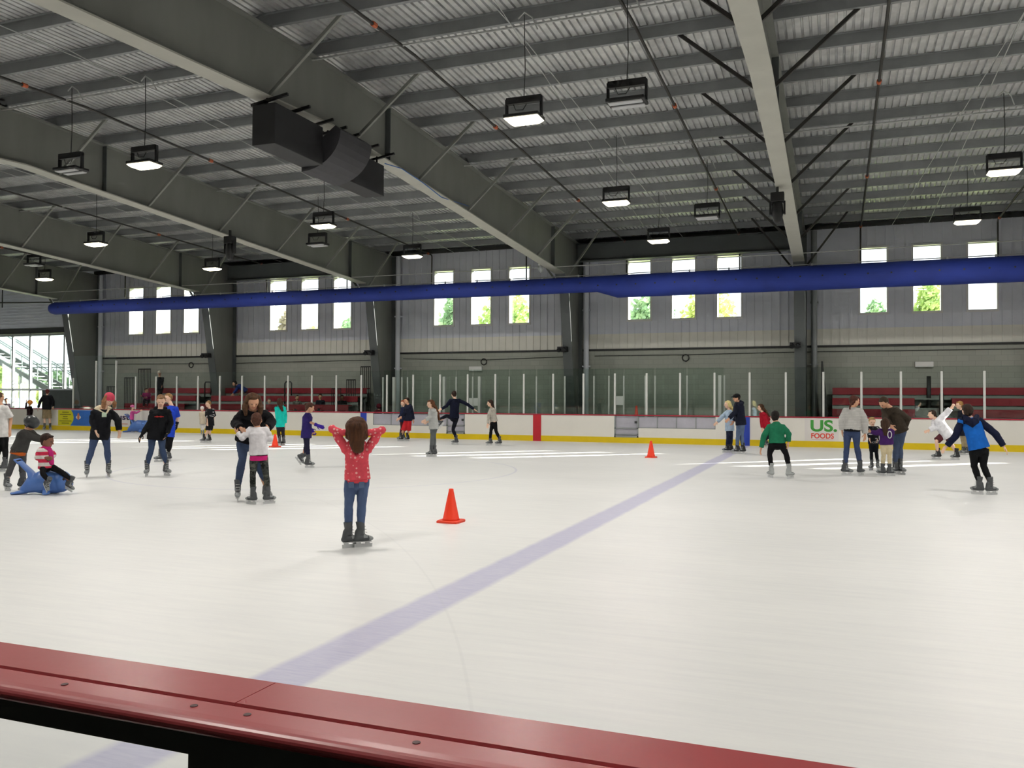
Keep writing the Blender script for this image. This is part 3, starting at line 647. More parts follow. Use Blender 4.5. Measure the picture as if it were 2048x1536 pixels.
# ---- spectators behind the glass
S = dict(vox=.016, nofeet=True)
P('seated spectator in magenta jacket low in the left stand', 'J', (1060,1250), .9, 20, (1052,942), (1055,985), (1060,1120), (1000,1050), (960,1040,-.2), (1110,1060), (1060,1070,-.2), (1000,1140,-.35), (1080,1150,-.35), None, None, '9c2468', '231f24', ('short', '3a2418'), skin='m', gw=31.75, **S)
P('spectator in white cap and dark clothes standing in the left stand', 'J', (1300,1250), .95, -10, (1292,620), (1295,690), (1300,890), (1230,790), (1235,870,-.1), (1350,780), (1340,850,-.1), (1275,1000), (1320,1000), None, None, '1d1f24', '2b2a28', None, skin='m', gw=32.5, hat=('cap', 'cfc9bb'), **S)
P('spectator in blue top bending over the bleachers', 'K', (760,760), .95, -85, (645,440), (700,465), (830,560), (680,540,-.1), (620,620,-.1), (700,540,.1), (640,620,.1), (720,650,-.05), (760,660,.05), None, None, '22377a', '7a6a50', ('short', '17130f'), skin='m', gw=32.6, **S)
P('seated spectator in pale clothes near the teal jacket girl', 'K', (1290,950), .85, 0, (1290,765), (1290,815), (1290,930), (1240,870), (1262,925,-.1), (1345,870), (1320,925,-.1), (1265,960,-.3), (1320,960,-.3), None, None, '6f8a92', '3c3f42', ('short', '6a6a60'), gw=31.7, **S)
P('seated spectator in grey with dark hair at mid stand', 'K', (1810,960), .9, 10, (1812,705), (1810,765), (1810,920), (1740,840), (1740,890,-.15), (1880,840), (1870,890,-.15), (1780,930,-.35), (1850,930,-.35), None, None, '74786f', '43464a', ('short', '2b1d16'), skin='m', gw=31.8, **S)
P('seated spectator in dark blue at the right of the left stand', 'L', (380,960), .9, 0, (378,685), (380,750), (380,910), (310,830), (330,890,-.2), (450,830), (440,890,-.2), (350,920,-.35), (420,920,-.35), None, None, '252b35', '2c3036', ('short', '1d1512'), skin='m', gw=31.8, **S)
P('child spectator in dark shirt behind the boards at the far left', 'N', (130,1200), .8, 10, (118,940), (125,1000), (130,1130), (75,1070), (80,1110), (185,1070), (180,1110), (110,1230), (150,1230), None, None, '2a2228', '222', ('short', '1d1512'), skin='m', gw=31.6, **S) if 0 else P('child spectator in dark shirt behind the boards at the far left', 'N', (130,1200), .8, 10, (118,940), (125,1000), (130,1130), (75,1070), (80,1110), (185,1070), (180,1110), (110,1230), (150,1230), None, None, '2a2228', '222226', ('short', '1d1512'), skin='m', gw=31.6, **S)
P('spectator in dark grey leaning in the shadow at the stand end', 'L', (790,960), .95, 0, (780,700), (785,760), (790,920), (720,850), (740,900), (850,850), (840,900), (770,1000), (820,1000), None, None, '202326', '1d1f22', ('short', '1d1512'), skin='d', gw=32.0, **S)
# ------------------------------------------------------------------ the hall
XL, XR, YN = -46.0, 25.5, -4.5
mb = MB().box(-41.0, 1.34, -.05, 20, DY+.02, 0)
o = struct('floor', mb, M['ice'])
mb = MB(); mb.box(XL, YN, -.1, XR, 1.34, -.002); mb.box(XL, DY+.02, -.1, XR, WY+.3, -.002); mb.box(XL, 1.34, -.1, -41, DY+.02, -.002); mb.box(20, 1.34, -.1, XR, DY+.02, -.002)
struct('floor_rubber', mb, M['rubber'])
# ceiling: corrugated deck, ribs running across the rink
def deck_mesh():
    mb = MB(); p = .152; prof = []
    x = XL
    while x < XR:
        prof += [(x, 0), (x+.1, 0), (x+.108, .05), (x+.144, .05)]
        x += p
    for ya, yb in ((YN, 15), (15, WY+.35)):
        n = len(prof); nseg = 1
        vs = []
        for y in (ya, yb):
            for (a, h) in prof: vs.append((a, y, roofz(y)+h))
        fs = [(i, i+1, n+i+1, n+i) for i in range(n-1)]
        mb.add(vs, fs)
    return mb
o = struct('ceiling', deck_mesh(), M['deck'])
mb = MB()
for ya, yb in ((YN-.3, 15), (15, WY+.6)):
    mb.add([(XL-.3, ya, roofz(ya)+.15), (XR+.3, ya, roofz(ya)+.15), (XR+.3, yb, roofz(yb)+.15), (XL-.3, yb, roofz(yb)+.15),
            (XL-.3, ya, roofz(ya)+.3), (XR+.3, ya, roofz(ya)+.3), (XR+.3, yb, roofz(yb)+.3), (XL-.3, yb, roofz(yb)+.3)],
           [(0,1,2,3),(4,7,6,5),(0,4,5,1),(1,5,6,2),(2,6,7,3),(3,7,4,0)])
struct('ceiling_roof', mb, M['dark'])
# other walls (behind and beside the viewer)
struct('wall_near', MB().box(XL, YN-.2, 0, XR, YN, 8.6), M['blockc0'])
struct('wall_right', MB().box(XR, YN-.2, 0, XR+.2, WY+.3, 9), M['siding'])
struct('wall_left', MB().box(XL-.2, YN-.2, 0, XL, WY+.3, 9), M['siding'])
# far wall
WINZ = (4.8, 7.2); WOFF = (1.95, 3.72, 5.48); WW = .92
XG0, XG1 = -43.6, -36.45                      # lobby glazing bay
def holes_wall(mb, x0, x1, z0, z1, y0, y1, holes):
    xs = sorted(set([x0, x1]+[h for q in holes for h in q[:2]])); zs = sorted(set([z0, z1]+[h for q in holes for h in q[2:]]))
    for a, b in zip(xs, xs[1:]):
        for c, d in zip(zs, zs[1:]):
            cx, cz = (a+b)/2, (c+d)/2
            if any(h[0] < cx < h[1] and h[2] < cz < h[3] for h in holes): continue
            mb.box(a, y0, c, b, y1, d)
holes = []; wins = []
for i, cx in enumerate(COLX[:-1]):
    if i >= 8: continue
    for k, w in enumerate(WOFF):
        x = cx-SB+w+.08
        if x < -36.2: continue
        holes.append((x, x+WW, *WINZ)); wins.append((i, k, x))
mb = MB(); holes_wall(mb, -36.2, XR, 4.25, roofz(WY)+.02, WY, WY+.3, holes)
for n in range(int((XR+36.2)/.31)):
    x = -36.1+n*.31; segs = [(4.25, 8.15)]
    for h in holes:
        if h[0]-.1 < x < h[1]+.1: segs = [(4.25, h[2]-.08), (h[3]+.08, 8.15)]
    for a, b in segs: mb.box(x, WY-.04, a, x+.035, WY, b)
struct('wall_far', mb, M['siding'])
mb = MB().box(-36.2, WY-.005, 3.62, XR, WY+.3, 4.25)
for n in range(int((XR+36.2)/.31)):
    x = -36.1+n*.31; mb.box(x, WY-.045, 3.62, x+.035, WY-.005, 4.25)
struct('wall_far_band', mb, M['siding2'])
def blockmat():
    t = NT('block courses'); b = t.node('ShaderNodeTexBrick'); tc = t.node('ShaderNodeTexCoord'); sp = t.node('ShaderNodeSeparateXYZ'); cb = t.node('ShaderNodeCombineXYZ')
    t.l(tc.outputs['Object'], sp.inputs[0]); t.l(sp.outputs[0], cb.inputs[0]); t.l(sp.outputs[2], cb.inputs[1])
    t.l(cb.outputs[0], b.inputs['Vector'])
    b.inputs['Scale'].default_value = 1; b.inputs['Brick Width'].default_value = .4; b.inputs['Row Height'].default_value = .2; b.inputs['Mortar Size'].default_value = .006
    b.inputs['Color1'].default_value = (*lin('a9aca2'), 1); b.inputs['Color2'].default_value = (*lin('b0b3a9'), 1); b.inputs['Mortar'].default_value = (*lin('989b92'), 1)  # block greys lifted to the photographed wall brightness under weak light
    t.l(b.outputs['Color'], t.b.inputs['Base Color']); t.b.inputs['Roughness'].default_value = .75
    return t.m
M['blockc'] = blockmat()
struct('wall_far_block', MB().box(-36.2, WY-.06, 0, XR, WY+.3, 3.56), M['blockc'])
struct('trim_1', MB().box(-36.2, WY-.1, 3.56, XR, WY+.3, 3.64), M['dark'])
struct('trim_2', MB().box(-36.2, WY-.12, roofz(WY)-.2, XR, WY, roofz(WY)-.03), M['dark'])
n = 0
for i, k, x in wins:
    n += 1
    z0, z1 = WINZ
    mb = MB(); t = .05
    mb.box(x-t, WY-.04, z0-t, x+.015, WY+.31, z1+t); mb.box(x+WW-.015, WY-.04, z0-t, x+WW+t, WY+.31, z1+t)
    mb.box(x-t, WY-.041, z0-t-.02, x+WW+t, WY+.311, z0+.015); mb.box(x-t, WY-.041, z1-.015, x+WW+t, WY+.311, z1+t)
    e = bpy.data.objects.new('window_%d' % n, None); C.objects.link(e); e.location = (x, WY, z0); WL[e.name] = V(e.location); e['kind'] = 'structure'
    obj('window_frame', mb, M['white'], e)
    obj('window_pane', MB().box(x, WY+.24, z0, x+WW, WY+.25, z1), M['pane'], e)
# lobby bay at the left: horizontal siding over tall glazing
mb = MB(); mb.box(XL, WY, 5.3, -36.2, WY+.3, 8.3)
for k in range(18): mb.box(XL, WY-.02, 5.36+k*.16, -36.2, WY, 5.39+k*.16)
mb.box(XL, WY, 0, XG0, WY+.3, 5.3)
struct('wall_lobby', mb, M['siding'])
struct('trim_3', MB().box(XL, WY-.05, 5.02, -36.2, WY+.3, 5.3), M['dark'])
struct('wall_lobby_low', MB().box(-39.9, WY, 0, -36.2, WY+.3, 1.95), M['darkgreen'])
e = bpy.data.objects.new('window_%d' % (n+1), None); C.objects.link(e); e.location = (XG0, WY, .6); WL[e.name] = V(e.location); e['kind'] = 'structure'
mb = MB()
for x in (-43.6, -42.2, -40.9, -39.5, -38.4, -37.0): mb.box(x-.05, WY+.05, .6, x+.05, WY+.17, 5.02)
for z, a in ((1.98, XG0), (4.95, XG0), (.6, XG0)): mb.box(a, WY+.06, z-.05, -36.3, WY+.18, z+.05)
mb.box(XG0, WY, 0, -39.9, WY+.2, .6)
obj('window_frame', mb, M['alu'], e)
obj('window_pane', MB().box(XG0, WY+.1, .6, -36.3, WY+.11, 5.0), M['pane'], e)
# stair beyond the lobby glass
SY = 35.6
def sp(u, v, y=SY): return at(u, v, 1, y)
st = thing('staircase', 'dark steel staircase with railings seen through the lobby glazing', 'staircase', (sp(60, 790).x, SY, 0))
mb = MB()
a, b = sp(-60, 690), sp(104, 783)
mb.bar(a, b, .08, .32); mb.bar(a+V((0,1.3,0)), b+V((0,1.3,0)), .08, .32)
obj('stringer', mb, M['darkgreen'], st)
mb = MB()
for k in range(14):
    p = a.lerp(b, (k+.5)/14); mb.box(p.x-.16, SY, p.z-.02, p.x+.16, SY+1.3, p.z+.02)
obj('tread', mb, M['alu'], st)
mb = MB()
c, d = sp(-60, 644), sp(104, 745)
for q in (0, 1.3):
    for w in (0, .12): mb.bar(c+V((0,q,-w)), d+V((0,q,-w)), .04)
    for u_, v_ in ((22, 700), (44, 712), (75, 728), (100, 742)):
        p = sp(u_, v_)+V((0,q,0)); mb.bar(p, p-V((0,0,1.0)), .05)
obj('handrail', mb, M['teal'], st)
mb = MB()
for v_ in (728.5, 735, 742, 770): mb.bar(sp(20 if v_ < 740 else 100, v_), sp(165, v_-.5), .04)
for u_ in (104, 125, 146): mb.bar(sp(u_, 728), sp(u_, 780), .05)
obj('guardrail', mb, M['teal'], st)
p = sp(104, 779); mb = MB().box(p.x, SY, p.z-.1, sp(170, 779).x, SY+1.3, p.z+.05)
obj('landing', mb, M['alu'], st)
mb = MB()
for u_ in (22, 61, 104): q = sp(u_, 700); mb.box(q.x-.05, SY+.6, 0, q.x+.05, SY+.7, (a.lerp(b, min(1, (u_+60)/164))).z-.1)
mb.box(p.x, SY+.6, 0, p.x+.1, SY+.7, p.z)
obj('stair_post', mb, M['alu'], st)
# ------------------------------------------------------------------ steel frames
def fz(y): return 7.231-.051*(y-15) if y > 15 else 7.231-.051*(15-y)
FRN = ['nearest the right end wall, beyond the picture', 'beyond the right edge', 'right of the picture', 'crossing the upper right above the red line of windows', 'carrying the black speaker cluster', 'second', 'third', 'fourth', 'last']
for i, x in enumerate(COLX):
    if i < 2 or i > 7: continue
    lb = {2: 'grey steel roof frame just beyond the right edge of the photo', 3: 'grey steel roof frame at upper right, seen from straight below with dark braces both sides',
          4: 'deep grey steel roof frame that carries the black speaker cluster', 5: 'grey steel roof frame next left of the one with the speaker cluster',
          6: 'grey steel roof frame, second left of the one with the speaker cluster', 7: 'grey steel roof frame beside the lobby glazing, leftmost in the photo'}[i]
    fr = thing('roof_frame', lb, 'steel frame', (x, WY-.3, 0), 'steel roof frames across the hall')
    ys = [YN+.4, -2.5, 15, 30.4]
    lo = [(y, fz(y)) for y in ys]; kn = (31.55, 5.95)
    poly = [(x-.012, YN+.2, 0), (x-.012, YN+.2, roofz(YN)-.27), (x-.012, 15, roofz(15)-.27), (x-.012, WY-.2, roofz(WY)-.27), (x-.012, WY-.2, 0), (x-.012, WY-1.05, 0)]
    poly += [(x-.012, 31.6, 5.75), (x-.012, 31.0, fz(31))]+[(x-.012, y, fz(y)) for y in (15, -2.2)]+[(x-.012, YN+1.1, 0)]
    obj('web', MB().prism(poly, (.024, 0, 0)), M['steel'], fr)
    w = .19
    mb = MB()
    def strip(mb, p, q, w=w, t=.03): mb.bar(p, q, 2*w, t, up=(0,0,1))
    strip(mb, (x, 15, fz(15)), (x, 31.0, fz(31))); strip(mb, (x, -2.2, fz(-2.2)), (x, 15, fz(15)))
    obj('bottom_flange', mb, M['flange'], fr)
    mb = MB()
    strip(mb, (x, 31.0, fz(31)), (x, 31.6, 5.75)); mb.bar((x, 31.6, 5.75), (x, WY-1.05, 0), 2*w, .03, up=(0,1,0)); mb.box(x-w, WY-.22, 0, x+w, WY-.19, roofz(WY)-.27)
    mb.box(x-w, YN+.19, 0, x+w, YN+.22, roofz(YN)-.27); mb.bar((x, -2.2, fz(-2.2)), (x, YN+1.1, 0), 2*w, .03, up=(0,1,0))
    obj('column_flange', mb, M['steel2'], fr)
    mb = MB()
    for ya, yb in ((YN+.2, 15), (15, WY-.2)): strip(mb, (x, ya, roofz(ya)-.28), (x, yb, roofz(yb)-.28), .15)
    obj('top_flange', mb, M['steel'], fr)
    for y in (17.45, 29.9):
        mb = MB(); mb.box(x-.15, y-.008, fz(y)+.02, x+.15, y+.008, roofz(y)-.3); obj('stiffener', mb, M['steel2'], fr)
    for kk, y in enumerate((12.97, 15.98, 18.99, 22.0, 25.01, 28.02, 31.03)):
        for sd in (-1, 1):
            z0 = fz(y)+.06 if y < 31 else fz(31)-.35
            obj('knee_brace', MB().bar((x+sd*.12, y, z0), (x+sd*1.62, y+.1, roofz(y)-.16), .065, .065), M['pipe'] if i == 3 else M['steel'], fr)
for k, i in enumerate((3, 5)):
    xa, xb = COLX[i]-SB+.1, COLX[i]-.1
    mb = MB(); mb.box(xa, 33.0, 7.17, xb, 33.05, 7.85); mb.box(xa, 32.9, 7.15, xb, 33.2, 7.18); mb.box(xa, 32.9, 7.84, xb, 33.2, 7.87)
    tag(obj('portal_beam', mb, M['steel2'], loc=(xa, 33, 7.15)), ['dark deep portal beam above the three middle windows right of centre', 'dark deep portal beam over the second window trio from the left'][k], 'beam', 'portal beams under the roof edge')
# purlins
ys = [15.98+1.505*k for k in range(-3, 12)]
for k, y in enumerate(ys):
    z = roofz(y); mb = MB()
    mb.box(XL, y-.005, z-.22, XR, y+.005, z-.004); mb.box(XL, y, z-.225, XR, y+.075, z-.216); mb.box(XL, y-.075, z-.012, XR, y, z-.004); mb.box(XL, y+.07, z-.225, XR, y+.078, z-.195)
    tag(obj('purlin', mb, M['purlin'], loc=(XL, y, z)), 'galvanised roof purlin running the length of the hall, %s counted from the far wall' % ORD[len(ys)-1-k], 'roof purlin', 'galvanised purlins under the roof deck')
for k in (2, 7):
    y = ys[k]; z = roofz(y)-.33
    mb = MB()
    mb.tube([(XL, y-.02, z), (XR, y-.02, z)], .02, 6)
    tag(obj('conduit', mb, M['cable'], loc=(XL, y, z)), ['pale conduit strapped under a purlin near the viewer', 'pale conduit strapped under a purlin midway to the far wall'][k == 7], 'conduit')
# sprinkler pipes
pn = 0
for i in range(1, 8):
    for off in (2.0, 6.4):
        x = COLX[i]-SB+off+.05
        if x < XL+1 or x > 12: continue
        mb = MB(); mb.tube([(x, YN+.5, roofz(YN)-.33), (x, 15, roofz(15)-.33), (x, 33.35, roofz(33.35)-.33), (x, 33.4, roofz(33.4)-.4), (x, 33.4, 6.45)], .03, 8)
        p = thing('sprinkler_pipe', 'thin dark sprinkler pipe across the roof, %s from the right' % ORD[pn], 'pipe', (x, 33.4, 6.4), 'dark sprinkler pipes under the purlins'); pn += 1
        obj('pipe_run', mb, M['pipe'], p, smooth=True)
        for y in (13.4, 19.3, 26.5, 33.0):
            obj('coupling', MB().tube([(x, y-.06, roofz(y)-.33), (x, y+.06, roofz(y+.1)-.33)], .05, 8), M['coup'], p)
mb = MB().tube([(-35.9, 33.4, 6.43), (XR-.3, 33.4, 6.43)], .05, 8)
tag(obj('sprinkler_main', mb, M['pipe'], loc=(-35.9, 33.4, 6.4), smooth=True), 'dark main pipe along the far wall behind the blue duct', 'pipe')
rn = 0
for i in range(2, 7):
    x = COLX[i]-SB+4.3
    mb = MB(); mb.tube([(x, 5, roofz(5)-.26), (x, 15, roofz(15)-.26), (x, 33.4, roofz(33.4)-.26)], .011, 5)
    mb.tube([(x+.25, 12, roofz(12)-.27), (x-1.2, 33.4, roofz(33.4)-.27)], .008, 5)
    tag(obj('sag_rod', mb, M['cable'], loc=(x, 33, 8)), 'thin sag rod pair running under the purlins, %s bay from the right' % ORD[rn], 'rod', 'thin rods under the purlins'); rn += 1
# ------------------------------------------------------------------ blue duct
mb = MB(); pts = []; rad = []
zc, yc = 5.79, 30.0
def dr(x): return .29
pts = [(-34.95, yc, zc), (-34.9, yc, zc), (-34.7, yc, zc), (-8.1, yc, zc), (-7.35, yc, zc-.115), (24.9, yc, zc-.115)]
rad = [.12, .24, .29, .29, .41, .41]
dt = thing('air_duct', 'long royal blue fabric air duct hung in front of the far windows', 'air duct', (-10, yc, zc))
obj('duct_tube', MB().tube(pts, rad, 24), M['duct'], dt, smooth=True)
mb = MB(); x = -34.2
while x < 6:
    r = .29 if x < -8.1 else .41; c = zc if x < -8.1 else zc-.115
    for an in (-.12,):
        p = V((x, yc-r*math.cos(an)-.002, c+r*math.sin(an)+.06)); mb.tube([p-V((0,.012,0)), p+V((0,.02,0))], .03, 8)
    x += .69
obj('air_nozzles', mb, M['black'], dt)
mb = MB(); mb.tube([(-38, yc, 6.6), (-22, yc, 6.53), (-8, yc, 6.5), (24.5, yc, 6.62)], .016, 6)
tag(obj('support_cable', mb, M['cable'], loc=(-38, yc, 6.6)), 'pale straight cable stretched above the blue duct', 'cable')
mb = MB(); mb.tube([(-34.9, yc, 6.13), (24.5, yc, 6.13)], .016, 6); x = -34.5
while x < 7: mb.box(x, yc-.02, 6.04, x+.05, yc+.02, 6.16); x += 1.35
obj('hanging_track', mb, M['cable'], dt)
mb = MB(); mb.bar((-35.0, yc, 6.1), (-39.5, 30.1, 6.25), .06); mb.bar((-39.5, 30.1, 6.25), (-39.5, 30.1, 6.6), .06)
obj('duct_arm', mb, M['dark'], dt)
# ------------------------------------------------------------------ dasher boards
YB0, YB1 = DY, DY+.1
bn = 0
def board(name, label, x0, x1, z0=0, z1=1.0, kick=True, seams=()):
    t = thing(name, label, 'rink boards', (x0, DY, 0), 'dasher boards along the far side')
    obj('board_panel', MB().box(x0, YB0, .21 if kick else z0, x1, YB1, z1), M['hdpe'], t)
    if kick: obj('kick_plate', MB().box(x0, YB0-.012, 0, x1, YB1, .21), M['yellow'], t)
    return t
bt = board('dasher_board', 'white rink boards with yellow kick plate, left of the left blue stripe', -37.9, -18.3)
board('dasher_board', 'white rink boards between the left blue stripe and the players bench', -18.02, -17.72)
board('dasher_board', 'white rink boards left of the central red stripe', -13.6, -10.76)
board('dasher_board', 'white rink boards between the red stripe and the gate', -10.44, -7.6)
b2 = board('dasher_board', 'white rink boards right of the right blue stripe', -2.78, 19.5)
board('dasher_board', 'short white rink boards left of the right blue stripe', -3.95, -3.0)
for nm, lb, x0, x1, mt in (('stripe_board', 'tall red stripe on the far boards', -10.76, -10.44, 'red'), ('stripe_board', 'blue stripe on the far boards, left one', -18.3, -18.02, 'blue'), ('stripe_board', 'blue stripe on the far boards, behind the man in the navy hoodie', -3.0, -2.78, 'blue')):
    tag(obj(nm, MB().box(x0, YB0-.015, 0, x1, YB1, 1.0), M[mt], loc=(x0, DY, 0)), lb, 'rink boards')
for lb, x0, x1, zt in (('low bench-front boards with smoky panels, left of the centre', -17.72, -14.4, .5), ('low bench-front boards with smoky panels, right of the gate', -6.7, -3.95, .55)):
    t = board('bench_board', lb, x0, x1, 0, zt)
    n_ = 4; w = (x1-x0)/n_
    for k in range(n_): obj('bench_pane', MB().box(x0+k*w+.02, YB0+.03, zt, x0+(k+1)*w-.02, YB0+.05, .96), M['greypan'], t)
    mb = MB()
    for k in range(n_+1): mb.box(x0+k*w-.02, YB0+.02, zt, x0+k*w+.02, YB1, .98)
    mb.box(x0, YB0+.02, zt, x1, YB1, zt+.03); obj('pane_frame', mb, M['alu'], t)
for lb, x0, x1 in (('grey gate in the boards beside the kicking skater', -14.4, -13.6), ('grey gate in the boards with a tall cone behind it', -7.6, -6.7)):
    t = thing('rink_gate', lb, 'gate', (x0, DY, 0), 'gates in the far boards')
    mb = MB(); mb.box(x0, YB0, .0, x0+.05, YB1, 1); mb.box(x1-.05, YB0, 0, x1, YB1, 1); mb.box(x0, YB0, .2, x1, YB1, .27); mb.box(x0, YB0, .3, x1, YB1-.03, .33); mb.box(x0, YB0, .52, x1, YB1-.05, .56)
    obj('gate_frame', mb, M['alu'], t)
    obj('gate_panel', MB().box(x0+.05, YB0+.04, .27, x1-.05, YB0+.06, .98), M['greypan'], t)
    obj('kick_plate', MB().box(x0, YB0-.01, 0, x1, YB1, .2), M['yellow'], t)
    obj('latch', MB().box(x1-.14, YB0-.02, .72, x1-.05, YB0, .8), M['dark'], t)
mb = MB(); mb.box(-37.9, YB0-.02, .99, 19.5, YB1+.05, 1.035)
tag(obj('cap_rail', mb, M['redfar'], loc=(-37.9, DY, 1), bevel=.01), 'long red cap rail on top of the far boards', 'rail')
# end boards at both ends (round corners)
for sgn, xe, lb in ((-1, -37.9, 'curved white end boards at the left end of the rink'), (1, 19.5, 'curved white end boards right of the picture')):
    t = thing('end_board', lb, 'rink boards', (xe, 16, 0))
    for nm, z0, z1, mt, off in (('board_panel', .21, 1.0, 'hdpe', 0), ('kick_plate', 0, .21, 'yellow', .012), ('cap_rail', 1.0, 1.035, 'redfar', .02)):
        rings = []
        for cyy, a0 in ((DY-3.5, 90), (1.34+3.5, 0)):
            for k in range(9):
                a = math.radians(a0-90*k/8) if True else 0
                a = math.radians(90-90*k/8) if a0 == 90 else math.radians(-90*k/8)
                rr = 3.5
                cxx = xe
                d = V((sgn*math.cos(a), math.sin(a), 0)); c = V((cxx, cyy, 0))
                ri, ro = rr-off, rr+.1
                rings.append([c+d*ri+V((0,0,z0)), c+d*ro+V((0,0,z0)), c+d*ro+V((0,0,z1)), c+d*ri+V((0,0,z1))])
        obj(nm, MB().loft(rings), M[mt], t)
# posts and glass of the far side
PX = [-34.16, -32.73, -31.5]+[-30.31+1.2*k for k in range(15)]+[-12.34, -11.16, -9.98, -8.79, -7.59, -6.41, -5.2, -3.99, -2.79, -1.59, -.38, .81, 2.01, 3.21, 4.43, 5.63, 6.83]
proto = None
for k, x in enumerate(PX):
    zt = 3.3 if k in (0, 1, 2) else 2.55
    if k == 0: zt = 2.5
    lb = 'white glass post on the far boards, %s counted from the left' % ORD[k]
    if zt == 2.55 and proto is not None: dup(proto, (x, DY+.06, 1.03), lb)
    else:
        o = obj('glass_post', MB().box(x-.035, DY+.03, 1.03, x+.035, DY+.09, zt), M['post'], loc=(x, DY+.06, 1.03), bevel=.006)
        tag(o, lb, 'post', 'white posts of the far rink glass')
        if zt == 2.55: proto = o
proto = None
for k, (a, b) in enumerate(zip(PX, PX[1:])):
    zt = 3.55 if k < 2 else 2.72
    lb = 'clear rink glass pane, %s counted from the left' % ORD[k]
    o = obj('rink_glass', MB().box(a+.01, DY+.055, 1.03, b-.01, DY+.067, zt), M['rink'], loc=(a, DY+.06, 1.03)); tag(o, lb, 'glass pane', 'panes of the far rink glass')
BX = [-18.19, -17.27, -17.0, -15.9, -14.73, -13.98, -12.37, -11.2, -10.01, -8.82, -8.22, -7.63, -6.42, -5.21, -3.84]
YG = 32.2
for k, x in enumerate(BX):
    o = obj('bench_post', MB().box(x-.03, YG-.03, .02, x+.03, YG+.03, 2.5), M['post'], loc=(x, YG, 0)); tag(o, 'slender pale post of the green glass behind the benches, %s from the left' % ORD[k], 'post', 'posts of the green glass behind the benches')
for k, (a, b) in enumerate(zip(BX, BX[1:])):
    o = obj('bench_glass', MB().box(a+.03, YG-.006, .9, b-.03, YG+.006, 2.8), M['rinkg'], loc=(a, YG, .9)); tag(o, 'green tinted glass pane behind the benches, %s from the left' % ORD[k], 'glass pane', 'green panes behind the benches')
for k, x in enumerate((-17.55, -15.19, -13.6, -6.72, -3.98)):
    o = obj('divider_post', MB().box(x-.06, DY+.12, 1.0, x+.06, YG-.05, 2.5) if 0 else MB().box(x-.055, YG-.25, .02, x+.055, YG-.12, 2.5), M['post'], loc=(x, YG, 0)); tag(o, 'wide pale post dividing the bench area, %s from the left' % ORD[k], 'post', 'wide posts dividing the benches')
mb = MB(); mb.box(-18.2, YG-.05, 0, -3.8, YG+.05, .9)
tag(obj('bench_wall', mb, M['darkgreen'], loc=(-18.2, YG, 0)), 'dark low wall behind the players benches', 'low wall')
for k, (x0, x1) in enumerate(((-17.6, -13.8), (-6.3, -4.1))):
    t = thing('players_bench', ['players bench behind the left smoky panels', 'players bench behind the right smoky panels'][k], 'bench', (x0, 31.7, 0), 'players benches')
    obj('bench_seat', MB().box(x0, 31.5, .42, x1, 31.8, .47), M['tread'], t)
    for xx in (x0+.3, x1-.3): obj('bench_leg', MB().box(xx-.03, 31.55, 0, xx+.03, 31.75, .42), M['alu'], t)
tag(obj('notice', MB().box(-7.98, YG-.02, 1.38, -7.62, YG-.008, 1.72), M['white'], loc=(-7.8, YG, 1.4)), 'white paper notice on the green glass left of the tall cone', 'notice')
tag(obj('notice', MB().box(-18.75, WY-.09, 1.4, -18.5, WY-.07, 1.85), M['white'], loc=(-18.6, WY, 1.4)), 'white paper notice on the wall right of the maroon jacket', 'notice')
tag(obj('notice', MB().box(-14.15, YG-.02, 1.3, -13.75, YG-.008, 1.62), M['white'], loc=(-14, YG, 1.3)), 'white paper notice behind the kicking skater', 'notice')
tag(obj('wall_box', MB().box(-19.4, WY-.15, 1.95, -19.1, WY-.06, 2.2), M['white'], loc=(-19.3, WY, 2)), 'small white box on the wall right of the barred railing', 'box')
# bleachers
def bleacher(x0, x1, row, lb, grp):
    zt = (1.3, 1.68, 2.05)[row]; y = (31.55, 32.3, 33.05)[row]
    t = thing('bleacher_row', lb, 'bleacher', (x0, y, 0), grp)
    obj('bench_seat', MB().box(x0, y, zt-.05, x1, y+.28, zt), M['bench'], t)
    obj('bench_front', MB().box(x0, y-.02, zt-.25, x1, y, zt), M['bench'], t)
    obj('footboard', MB().box(x0, y-.45, zt-.42, x1, y-.02, zt-.37), M['tread'], t)
    obj('riser', MB().box(x0, y+.02, zt-.62, x1, y+.04, zt-.27), M['tread'], t)
    for xx in (x0+.15, (x0+x1)/2, x1-.15): obj('support', MB().box(xx-.03, y+.05, 0, xx+.03, y+.12, zt-.05), M['alu'], t)
gl, gr = 'red bleacher rows in the left stand', 'red bleacher rows in the right stand'
bleacher(-31.9, -19.5, 2, 'top red bleacher row of the left stand', gl)
bleacher(-31.0, -28.3, 1, 'middle red bleacher row of the left stand, part left of the aisle', gl)
bleacher(-27.4, -19.5, 1, 'middle red bleacher row of the left stand, part right of the aisle', gl)
bleacher(-31.9, -28.3, 0, 'lowest red bleacher row of the left stand, part left of the aisle', gl)
bleacher(-27.4, -19.5, 0, 'lowest red bleacher row of the left stand, part right of the aisle', gl)
bleacher(-.1, 12, 2, 'top red bleacher row of the right stand', gr)
bleacher(-.1, 2.55, 1, 'middle red bleacher row of the right stand, left of the aisle', gr)
bleacher(3.7, 12, 1, 'middle red bleacher row of the right stand, right of the aisle', gr)
bleacher(-.1, 2.5, 0, 'lowest red bleacher row of the right stand, left of the aisle', gr)
bleacher(3.9, 12, 0, 'lowest red bleacher row of the right stand, right of the aisle', gr)
for k, (x0, x1) in enumerate(((-28.3, -27.4), (2.55, 3.7))):
    t = thing('aisle_steps', ['grey aisle steps of the left stand', 'grey aisle steps of the right stand'][k], 'steps', (x0, 31.3, 0), 'aisle steps of the stands')
    for r in range(5): obj('step', MB().box(x0+.02, 31.05+r*.37, 0, x1-.02, 31.41+r*.37, .3+r*.26), M['tread'], t)
